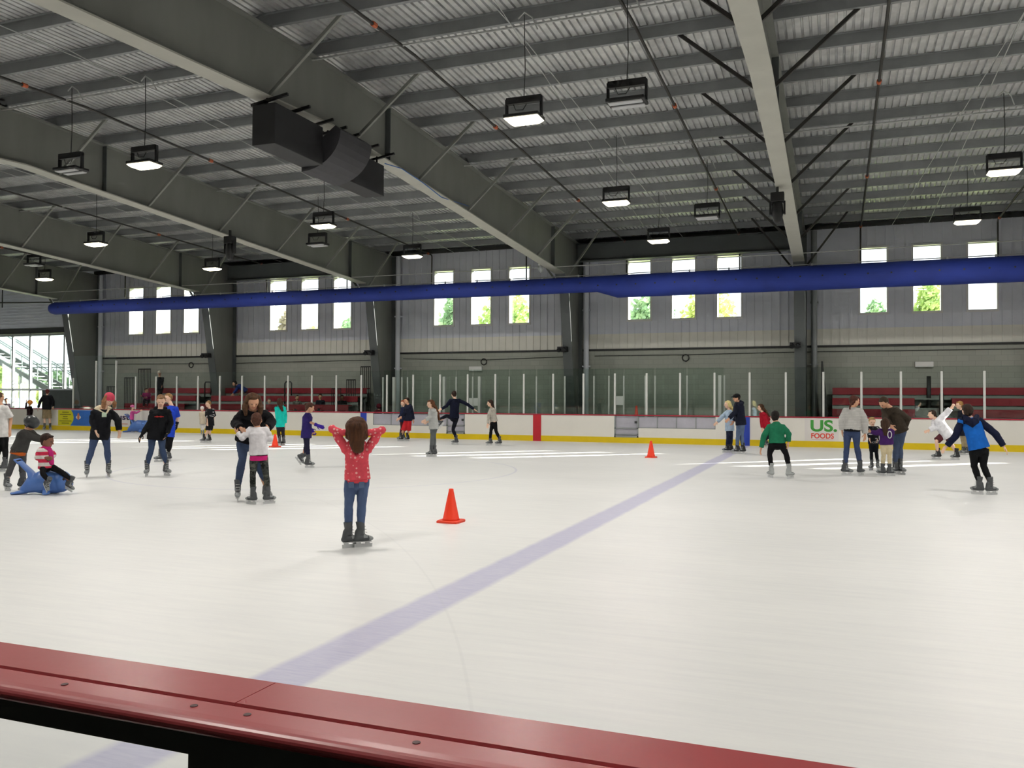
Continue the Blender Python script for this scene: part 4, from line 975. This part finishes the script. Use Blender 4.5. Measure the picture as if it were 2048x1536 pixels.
for k, (x, y, z) in enumerate(((3.05, 32.9, 1.3), (3.35, 32.0, .7), (-27.8, 32.3, 1.2), (-23.3, 32.3, 1.2))):
    mb = MB(); mb.tube([(x, y, z), (x, y, z+1.05), (x+.05, y, z+1.12), (x+.3, y, z+1.12), (x+.36, y, z+1.05), (x+.36, y, z+.5)] if k > 1 else [(x, y, z), (x, y, z+1.15)], .03 if k > 1 else .07, 8)
    tag(obj('aisle_rail', mb, M['dark'], loc=(x, y, z), smooth=True), ['black aisle rail standing high in the right stand', 'black aisle rail lower in the right stand', 'black hoop rail at the aisle of the left stand', 'black hoop rail midway along the left stand'][k], 'handrail', 'aisle rails in the stands')
def barred(x, y, z0, z1, w, lb):
    mb = MB(); mb.bar((x, y, z1), (x+w, y, z1), .05); n_ = int(w/.09)
    for k in range(n_+1): mb.bar((x+w*k/n_, y, z0), (x+w*k/n_, y, z1), .022)
    tag(obj('barred_railing', mb, M['black'], loc=(x, y, z0)), lb, 'railing', 'black barred railings at the stand ends')
barred(-32.7, 33.2, .4, 3.0, .75, 'tallest black barred railing at the left end of the left stand')
barred(-32.9, 32.5, .2, 2.55, .6, 'middle black barred railing at the left end of the left stand')
barred(-33.3, 31.8, .1, 2.1, .6, 'lowest black barred railing at the left end of the left stand')
barred(-19.9, 33.2, .4, 3.0, .5, 'tallest black barred railing at the right end of the left stand')
barred(-20.2, 32.5, .2, 2.4, .45, 'middle black barred railing at the right end of the left stand')
barred(-20.5, 31.8, .1, 2.0, .45, 'lowest black barred railing at the right end of the left stand')
mb = MB(); mb.prism([(-.5, 32.6, 0), (-.15, 32.6, 0), (-.42, 32.6, 3.0), (-.48, 32.6, 3.0)], (0, .6, 0)); 
tag(obj('stand_side', mb, M['dark'], loc=(-.7, 32.6, 0)), 'dark slanting end of the right stand', 'panel')
# wall services
mb = MB(); mb.tube([(-36, WY-.1, 3.3), (-28, WY-.1, 3.25), (-18.6, WY-.1, 3.33)], .012, 5); mb.tube([(-18, WY-.1, 3.36), (-14.1, WY-.1, 3.26), (-10, WY-.1, 3.36)], .012, 5); mb.tube([(-9.2, WY-.1, 3.36), (-5.5, WY-.1, 3.36), (-1.5, WY-.1, 3.4), (12, WY-.1, 3.4)], .012, 5)
tag(obj('wall_cable', mb, M['dark'], loc=(-10, WY, 3.3)), 'thin dark cable strung along the grey block wall', 'cable')
for k, (x, z) in enumerate(((-29.8, 3.2), (-14.1, 3.18), (-5.5, 3.24))):
    mb = MB(); mb.tube([(x+.13*math.cos(a*math.pi/6), WY-.11, z+.13*math.sin(a*math.pi/6)) for a in range(13)], .022, 6)
    tag(obj('cable_coil', mb, M['dark'], loc=(x, WY-.1, z), smooth=True), ['coiled cable on the wall of the left stand', 'coiled cable on the wall above the kicking skater', 'coiled cable on the wall above the right bench'][k], 'cable coil', 'coils on the wall cable')
for k, (x, z) in enumerate(((-14.46, 2.88), (2.97, 2.89))):
    mb = MB(); mb.box(x-.3, WY-.2, z-.1, x+.3, WY-.06, z+.1)
    tag(obj('emergency_light', mb, M['white'], loc=(x, WY-.1, z), bevel=.02), ['white emergency light fixture on the wall left of centre', 'white emergency light fixture above the right stand'][k], 'light fixture', 'white fixtures on the block wall')
for k, i in enumerate((3, 4, 5, 6)):
    x = COLX[i]-.06; mb = MB(); mb.box(x-.28, 31.75, 3.45, x+.1, 32.1, 3.65); mb.tube([(x-.2, 31.7, 3.5), (x-.2, 31.8, 3.55)], .09, 8); mb.tube([(x, 31.7, 3.5), (x, 31.8, 3.55)], .09, 8)
    tag(obj('column_speaker', mb, M['black'], loc=(x, 32, 3.5)), 'small black fixture clamped to a column at door height, %s from the right' % ORD[k], 'fixture', 'black fixtures on the columns')
dn = 0
for i in (3, 4, 5, 7):
    x = COLX[i]+.35+(.1 if i == 3 else 0)
    mb = MB(); mb.tube([(x, WY-.26, .0), (x, WY-.26, 7.9)], .11, 12); mb.box(x-.15, WY-.3, 5.2, x+.15, WY-.13, 5.26); mb.box(x-.15, WY-.3, 2.9, x+.15, WY-.13, 2.96)
    tag(obj('downpipe', mb, M['alu' if i == 3 else 'siding'], loc=(x, WY-.16, 0), smooth=False), 'pale round downpipe beside a wall column, %s from the right' % ORD[dn], 'pipe', 'downpipes on the far wall'); dn += 1
# hanging devices
def head_light(p, lb):
    t = thing('moving_light', lb, 'stage light', p, 'moving head lights hung from the frames')
    x, y, z = p
    obj('light_base', MB().box(x-.16, y-.12, z+.18, x+.16, y+.12, z+.42), M['black'], t, bevel=.02)
    mb = MB(); mb.box(x-.19, y-.06, z-.12, x-.14, y+.06, z+.2); mb.box(x+.14, y-.06, z-.12, x+.19, y+.06, z+.2); obj('yoke', mb, M['black'], t)
    obj('light_head', MB().tube([(x, y, z+.12), (x, y, z-.1), (x, y, z-.25)], [.13, .14, .1], 14, rnd=True), M['black'], t, smooth=True)
    obj('clamp', MB().bar((x, y, z+.42), (x, y, z+.62), .06), M['dark'], t)
head_light((-1.33, 21.9, 6.3), 'black moving head light hung under the upper right roof frame')
head_light((-18.0, 22.0, 6.3), 'black moving head light hung left, under the frame beside the speaker frame')
t = thing('dome_camera', 'small white dome camera hanging from the frame above the blue duct', 'camera', (-10.15, 29.6, 6.4))
obj('camera_mount', MB().tube([(-10.15, 29.6, 6.75), (-10.15, 29.6, 6.5)], [.07, .1], 12), M['white'], t, smooth=True)
obj('camera_dome', MB().tube([(-10.15, 29.6, 6.5), (-10.15, 29.6, 6.38), (-10.15, 29.6, 6.3)], [.1, .1, .05], 14, rnd=True), M['alu'], t, smooth=True)
# speaker cluster
t = thing('speaker_cluster', 'large black speaker cluster of two boxes and a curved horn under a roof frame', 'loudspeaker', (-9.8, 14.8, 6.2))
obj('speaker_box', MB().box(-9.97, 12.76, 6.2, -9.47, 14.3, 6.95), M['ductb'], t, bevel=.01)
obj('speaker_box', MB().box(-10.1, 15.5, 6.2, -9.62, 17.0, 6.9), M['ductb'], t, bevel=.01)
prof = []
for k in range(10):
    a = math.pi/2*k/9; prof.append((-9.98+.9*math.sin(a), 14.32, 6.12+.75*(1-math.cos(a))))
prof += [(-9.2, 14.32, 6.97), (-9.7, 14.32, 6.62), (-9.98, 14.32, 6.5)]
mb = MB().prism(prof, (0, 1.2, 0))
obj('speaker_horn', mb, M['ductg'], t)
mb = MB()
for y in (12.9, 13.6, 14.4, 14.9, 15.4, 16.2, 16.9): mb = MB(); mb.bar((-10.1, y, 7.0), (-9.3, y, 7.12), .05); mb.bar((-9.75, y, 6.85), (-9.75, y, 7.1), .03); obj('hanging_bracket', mb, M['black'], t)
mb = MB(); p0 = V((-9.6, 17.0, 6.95)); mb.tube([p0, p0+V((-.05, .9, .12)), p0+V((-.05, 2.0, .05)), p0+V((-.1, 3.2, -.05)), p0+V((-.1, 5, .1))], .012, 6)
M['bluecab'] = mat('blue cable sheath', '2f62a8', .5)
tag(obj('data_cable', mb, M['bluecab'], loc=tuple(p0), smooth=True), 'blue cable running along the frame from the black speakers', 'cable')
# ------------------------------------------------------------------ high bay lamps
def make_lamp(p, lit, lb):
    t = thing('high_bay_lamp', lb, 'lamp', p, 'lit high bay lamps' if lit else 'unlit high bay lamps')
    x, y, z = p; w = .33
    mb = MB(); mb.box(x-w, y-.05, z+.28, x+w, y+.05, z+.40)
    for s in (-1, 1): mb.box(x+s*w-.02, y-.035, z+.02, x+s*w+.02, y+.035, z+.38)
    mb.box(x-.14, y-.051, z+.33, x-.08, y-.045, z+.36); mb.box(x+.08, y-.051, z+.33, x+.14, y-.045, z+.36)
    obj('bracket', mb, M['black'], t, bevel=.015)
    obj('housing', MB().box(x-w, y-.2, z, x+w, y+.2, z+.06), M['black'], t, bevel=.015)
    mb = MB()
    if lit: mb.loft([[(x-w+.0, y-.2, z-.005), (x+w-.0, y-.2, z-.005), (x+w-.0, y+.2, z-.005), (x-w+.0, y+.2, z-.005)], [(x-w+.09, y-.15, z-.07), (x+w-.09, y-.15, z-.07), (x+w-.09, y+.15, z-.07), (x-w+.09, y+.15, z-.07)]])
    else:
        for s in (-.11, .11): mb.box(x-w+.04, y+s-.07, z-.035, x+w-.04, y+s+.07, z)
    obj('lens', mb, M['lenson' if lit else 'lensoff'], t, bevel=.02)
    obj('cord', MB().tube([(x, y, z+.4), (x+.02, y, z+.9), (x, y, roofz(y)-.25)], .009, 6), M['dark'], t)
    obj('hook', MB().tube([(x-.12, y, roofz(y)-.3), (x, y, roofz(y)-.2), (x+.14, y+.02, roofz(y)-.3), (x+.22, y+.1, roofz(y)-.5)], .014, 6), M['cable'], t)
    obj('wire_loop', MB().tube([(x-.2, y, z+.28), (x-.16, y, z+.18), (x-.02, y, z+.17), (x+.05, y, z+.27)], .008, 5), M['black'], t)
    return t
LY = [3.6, 8.8, 14.2, 21.05, 26.6]; LX = [-31.4, -22.6, -13.9, -5.2, 3.45, 12.1, 20.5]
P1 = {}; 
ld = bpy.data.lights.new('lamp_light', 'AREA'); ld.shape = 'RECTANGLE'; ld.size = .6; ld.size_y = .36; ld.energy = 160; ld.color = (1, .965, .9); ld.spread = math.radians(178)
ldf = ld.copy(); ldf.energy = 138
rown = {26.6: 'far row', 21.05: 'middle row', 14.2: 'near row', 8.8: 'row beyond the viewer', 3.6: 'row above the viewer'}
for y in LY:
    nx = 0
    for x in LX[::-1]:
        lo_ = bpy.data.objects.new('lamp_light', ldf if y > 20 else ld); C.objects.link(lo_); lo_.location = (x, y, 6.5)
        nm = 'lit high bay lamp hanging in the %s, %s from the right' % (rown[y], ORD[nx]); nx += 1
        if y not in P1: P1[y] = make_lamp((x, y, 6.6), True, nm)
        else: dup(P1[y], (x, y, 6.6), nm)
for y, tx in ((14.1, 'near'), (23.75, 'far')):
    pr = None
    for k, x in enumerate((-3.3, -15.9, -28.6)):
        nm = 'unlit black high bay lamp in the %s row of unlit lamps, %s from the right' % (tx, ORD[k])
        if pr is None: pr = make_lamp((x, y, 6.62), False, nm)
        else: dup(pr, (x, y, 6.62), nm)
EXPO = -0.06
# ------------------------------------------------------------------ near rail at the viewer
t = thing('near_rail', 'wide red cap rail on the near boards at the bottom of the photo', 'rail', (-1, 1.3, 1.0))
XA, XB = -4.0, 3.0
seam = -1.05
fr_ = [(1.306, .994), (1.306, 1.016), (1.297, 1.022), (1.245, 1.0225)]+[(1.236-.028*math.sin(a*math.pi/12), 1.0075+.0145*math.cos(a*math.pi/12)) for a in range(0, 13)]
obj('rail_cap', MB().loft([[(x, y, z) for y, z in fr_] for x in (XA, XB)]), M['redcap'], t)
bk_ = [(1.44, .985), (1.44, 1.018), (1.435, 1.022), (1.312, 1.022), (1.308, 1.018), (1.308, .994)]
for a, b in ((XA, seam-.0012), (seam+.0012, XB)):
    obj('rail_back_strip', MB().loft([[(x, y, z) for y, z in bk_] for x in (a, b)]), M['redcap'], t)
for x in (-1.43, -1.11, -.99, -.65, -.2, .25, -1.9, -2.4):
    obj('screw', MB().tube([(x, 1.27, 1.0215), (x, 1.27, 1.0235)], .007, 12), M['bolt'], t)
t = thing('near_board', 'dark grey near boards under the red rail with a clear panel at lower left', 'rink boards', (-1, 1.3, 0))
M['nearb'] = mat('near board grey', '4b4c47', .6, var=.08)
obj('board_panel', MB().box(-1.10, 1.245, 0, XB, 1.34, .985), M['nearb'], t)
mb = MB(); mb.box(XA, 1.245, .945, -1.10, 1.32, .985); mb.box(XA, 1.245, 0, -1.1, 1.32, .35)
obj('panel_frame', mb, M['nearb'], t)
obj('clear_panel', MB().box(XA, 1.27, .35, -1.1, 1.28, .945), M['clear'], t)
for a, b in ((-37.9, XA), (XB, 19.5)):
    q = thing('near_board', 'near boards %s of the viewer, outside the picture' % ('left' if a < 0 else 'right'), 'rink boards', (a if a > 0 else b, 1.3, 0))
    obj('board_panel', MB().box(a, 1.245, 0, b, 1.34, .985), M['hdpe'], q); obj('rail_cap', MB().box(a, 1.21, .985, b, 1.44, 1.02), M['redcap'], q)
# ------------------------------------------------------------------ cones
def cone(p, lb, h=.43, tall=False):
    x, y, z = p
    t = thing('traffic_cone', lb, 'cone', p, None if tall else 'orange cones on the ice')
    r = .155 if not tall else .16
    n = 4; mb = MB(); a = .155; c = []
    for s in range(24):
        an = 2*math.pi*s/24; k = 1/max(abs(math.cos(an)), abs(math.sin(an))); k = min(k, 1.28)
        c.append((x+a*k*math.cos(an), y+a*k*math.sin(an)))
    mb.loft([[(q[0], q[1], z) for q in c], [(q[0], q[1], z+.022) for q in c], [(x+(q[0]-x)*.93, y+(q[1]-y)*.93, z+.03) for q in c]])
    obj('cone_base', mb, M['conebase'] if not tall else M['black'], t)
    mb = MB(); mb.tube([(x, y, z+.025), (x, y, z+.05), (x, y, z+h-.03), (x, y, z+h-.006), (x, y, z+h)], [.118, .105, .033, .03, .02], 24)
    obj('cone_body', mb, M['orange'], t, smooth=True)
    return t
cone(tuple(at(902, 1044, 2, 0)), 'nearest orange traffic cone, right of the girl in the red hoodie')
cone(tuple(at(1302, 915, 2, 0)), 'orange traffic cone near the grey gate, left of the blond skater', .46)
cone(tuple(at(550, 894, 2, 0)), 'orange traffic cone beside the teal hooded skater', .42)
cone((-6.95, 31.35, .72), 'tall orange cone standing behind the gate in the boards', .64, True)
tag(obj('cone_stand', MB().box(-7.2, 31.1, 0, -6.7, 31.6, .72), M['dark'], loc=(-7, 31.3, 0)), 'dark box behind the gate carrying the tall cone', 'box')
# ------------------------------------------------------------------ printed ads on the far boards
def text(s, x, z, size, mt, parent, w=None, ext=.003, yy=None):
    cu = bpy.data.curves.new('t', 'FONT'); cu.body = s; cu.size = 1; cu.extrude = .0; cu.offset = .03
    o = bpy.data.objects.new('t', cu); C.objects.link(o); bpy.context.view_layer.update()
    me = bpy.data.meshes.new_from_object(o.evaluated_get(bpy.context.evaluated_depsgraph_get())); bpy.data.objects.remove(o)
    xs = [v.co.x for v in me.vertices]; ys_ = [v.co.y for v in me.vertices]
    sx = w/(max(xs)-min(xs)); sz = size/(max(ys_)-min(ys_)); yy = yy or DY-.006
    mb = MB(); mb.add([(x+(v.co.x-min(xs))*sx, yy, z+(v.co.y-min(ys_))*sz) for v in me.vertices], [tuple(p.vertices) for p in me.polygons])
    o = bpy.data.objects.new('lettering', mesh_of(mb, [mt], WL[parent.name], False)); C.objects.link(o); o.parent = parent; WL[o.name] = WL[parent.name]
    s_ = o.modifiers.new('s', 'SOLIDIFY'); s_.thickness = ext
    return o
M['adg'] = mat('green print', '3f9a3c', .5, var=.03); M['adr'] = mat('red print', 'e0432c', .5, var=.03)
M['ady'] = mat('yellow print', 'd6d21e', .5, var=.05); M['adb'] = mat('blue print', '2a66b8', .5, var=.12, sc=4)
M['adk'] = mat('dark print', '3d3a20', .5); M['adp'] = mat('purple print', '35284e', .5); M['adpaper'] = mat('ad sheet', 'e6e2df', .4, var=.02)
t = thing('food_ad', 'board advertisement with big green letters US. over red FOODS', 'advertisement', (-.5, DY, .2))
obj('ad_sheet', MB().box(-.98, DY-.004, .22, .1, DY, .98), M['adpaper'], t)
text('US.', -.79, .53, .40, M['adg'], t, .84); text('FOODS', -.77, .3, .18, M['adr'], t, .72); obj('thin_line', MB().box(-.75, DY-.008, .265, -.08, DY-.004, .272), M['adr'], t)
t = thing('yellow_ad', 'yellow board advertisement with lines of dark print, far left', 'advertisement', (-34.6, DY, .2))
obj('ad_sheet', MB().tube([(-34.52, DY-.004, .6), (-34.52, DY, .6)], .45, 24) if 0 else MB().prism([(-35.05, DY-.004, .22), (-34.25, DY-.004, .22), (-34.08, DY-.004, .45), (-34.05, DY-.004, .62), (-34.1, DY-.004, .8), (-34.22, DY-.004, .96), (-35.05, DY-.004, .96)], (0, .004, 0)), M['ady'], t)
for k in range(6):
    w = (.4, .7, .3, .35, .75, .45)[k]; mb = MB(); x = -34.58-w/2
    while x < -34.58+w/2: mb.box(x, DY-.008, .84-.105*k, x+.045, DY-.004, .875-.105*k); x += .06
    obj('print_line', mb, M['adk'], t)
t = thing('blue_ad', 'blue board advertisement beside the yellow one, far left', 'advertisement', (-33.5, DY, .2))
obj('ad_sheet', MB().box(-34.25, DY-.003, .22, -32.75, DY, .96), M['adb'], t)
mb = MB(); mb.prism([(-32.75, DY-.007, .4), (-32.98, DY-.007, .5), (-33.0, DY-.007, .62), (-32.75, DY-.007, .85)], (0, .003, 0)); obj('yellow_patch', mb, M['ady'], t)
mb = MB(); mb.tube([(-33.75, DY-.007, .62), (-33.75, DY-.003, .62)], [(.16, .09), (.16, .09)], 16, side=(1,0,0)); obj('pale_patch', mb, M['adpaper'], t)
M['adc'] = mat('caramel print', 'c0744a', .5); mb = MB(); mb.tube([(-33.75, DY-.011, .66), (-33.75, DY-.007, .66)], [(.07, .17), (.07, .17)], 16, side=(1,0,0)); obj('brown_patch', mb, M['adc'], t)
t = thing('script_ad', 'white board advertisement with dark purple script, behind the pink hat skater', 'advertisement', (-31, DY, .2))
obj('ad_sheet', MB().box(-32.2, DY-.003, .24, -30.2, DY, .96), M['adpaper'], t)
text('Just', -31.55, .45, .36, M['adp'], t, .95); obj('thin_line', MB().box(-31.4, DY-.008, .33, -30.7, DY-.004, .36), M['adc'], t)
# ------------------------------------------------------------------ outside
w_ = bpy.data.worlds.new('sky'); bpy.context.scene.world = w_; w_.use_nodes = True
bg = w_.node_tree.nodes['Background']; bg.inputs[0].default_value = (.88, .95, 1, 1); bg.inputs[1].default_value = 2.6
sd = bpy.data.lights.new('sun', 'SUN'); sd.energy = 60; sd.angle = math.radians(.53); sd.color = (1, .96, .88)
so = bpy.data.objects.new('sun', sd); C.objects.link(so)
so.rotation_euler = V((-1.95, -1.81, -1)).to_track_quat('-Z', 'Y').to_euler(); so.location = (40, 60, 30)
struct('ground_outside', MB().box(-140, WY+.3, -.3, 80, 140, -.12), mat('lawn outside', '8a9a55', .9, var=.3, sc=.5))
def leafmat(name, a, b):
    t = NT(name); c = t.ramp(t.noise(1.2), [(.3, lin(a)), (.7, lin(b))]); t.l(c, t.b.inputs['Base Color']); t.b.inputs['Roughness'].default_value = .7
    tr = t.node('ShaderNodeBsdfTranslucent'); t.l(c, tr.inputs[0]); mx = t.node('ShaderNodeMixShader'); mx.inputs[0].default_value = .45
    t.l(t.b.outputs[0], mx.inputs[1]); t.l(tr.outputs[0], mx.inputs[2]); t.l(mx.outputs[0], t.out.inputs[0]); return t.m
LM = [leafmat('leaf bright', '7f9f58', 'c2d48c'), leafmat('leaf mid', '6f9470', '9fb890'), leafmat('leaf yellow', '98ac60', 'd8dc94'), leafmat('leaf brown', '837a68', 'a8a290')]  # greens bleached to show overexposed daylight
def tree(x, y, h, r, mi, lb, n=1500):
    t = thing('tree', lb, 'tree', (x, y, -.1), 'trees outside the windows')
    obj('trunk', MB().tube([(x, y, -.1), (x+.1, y, h*.4), (x, y, h*.75)], [.22, .16, .06], 8), M['bark'], t)
    mb = MB(); c = V((x, y, h*.56))
    for _ in range(n):
        while 1:
            d = V((random.uniform(-1,1), random.uniform(-1,1), random.uniform(-1,1)))
            if .2 < d.length < 1: break
        k = .75+.45*noise.noise(d*2.3+V((x, y, 0)))
        p = c+V((d.x*r*k, d.y*r*k, d.z*h*.42*k)); s = random.uniform(.05, .12)
        a = V((random.uniform(-1,1), random.uniform(-1,1), random.uniform(-1,1))).normalized()*s; b = a.orthogonal().normalized()*s
        mb.add([p-a-b, p+a-b, p+a+b, p-a+b], [(0,1,2,3)])
    o = obj('crown', mb, LM[mi], t); o['kind'] = 'stuff'
TR = [(-70, 60, 4.4, 2.2, 1, 'small green tree outside, beyond the lobby glazing on the left'), (-60, 48, 2.9, 2.6, 2, 'yellow green bush outside, low in the lobby glazing'), (-76, 60, 5.4, 3.0, 0, 'broad bright tree outside, far left behind the stairs'),
 (-30.1, 42, 7.6, .7, 3, 'slim brownish tree seen through the second trio of windows'), (-28.2, 42, 5.9, .7, 0, 'low green tree top in the second trio of windows'), (-26.1, 42, 6.6, .6, 1, 'pointed green tree top in the second trio of windows'),
 (-19.5, 42, 7.9, 1.0, 1, 'pale green tree in the left window of the third trio'), (-16.5, 42.5, 8.3, 1.7, 0, 'wide bright green tree behind the third trio of windows'),
 (-8.6, 42, 8.1, 1.3, 1, 'green tree left behind the fourth trio of windows'), (-5.8, 42.5, 8.2, 1.7, 2, 'yellowish tree right behind the fourth trio of windows'),
 (1.8, 42, 6.9, 1.0, 1, 'green tree behind the left window of the rightmost trio'), (4.0, 42.3, 8.1, 1.1, 0, 'bright green tree behind the middle window of the rightmost trio')]
for a in TR: tree(*a, n=4200)
t = thing('car', 'blurred pale blue car parked outside, low behind the lobby glazing', 'car', (-50, 42, -.1))
M['car'] = mat('car paint', '8fa9bd', .3, .2); cx = -52.2
obj('car_body', MB().loft([[(cx+q*1.0, 42+s*.9, z) for q, z in ((-2.2,.3),(2.2,.3),(2.25,.8),(1.3,.95),(.7,1.45),(-1.2,1.5),(-1.9,1.0),(-2.25,.85))] for s in (-1, 1)]), M['car'], t, bevel=.08)
obj('car_window', MB().loft([[(cx+q, 42+s*.92, z) for q, z in ((-1.6,1.0),(1.05,.98),(.6,1.38),(-1.15,1.42))] for s in (-1, 1)]), M['dark'], t)
for q in (-1.4, 1.4): obj('wheel', MB().tube([(cx+q, 41.05, .25), (cx+q, 41.3, .25)], .34, 16), M['black'], t)
struct('exterior_building', MB().box(-75, 70, 0, -44, 72, 8.5), mat('outside wall', 'e8e0c0', .8))
# ------------------------------------------------------------------ render settings
sc = bpy.context.scene
bpy.data.scenes.remove(WS)
sc.view_settings.view_transform = 'Standard'; sc.view_settings.look = 'None'; sc.view_settings.gamma = 1; sc.view_settings.exposure = EXPO
sc.cycles.use_denoising = True; sc.cycles.use_adaptive_sampling = True; sc.cycles.adaptive_threshold = .04; sc.cycles.adaptive_min_samples = 12
sc.cycles.max_bounces = 6; sc.cycles.diffuse_bounces = 3; sc.cycles.glossy_bounces = 2; sc.cycles.transparent_max_bounces = 10; sc.cycles.transmission_bounces = 4
sc.cycles.sample_clamp_indirect = 4
sc.cycles.caustics_reflective = False; sc.cycles.caustics_refractive = False
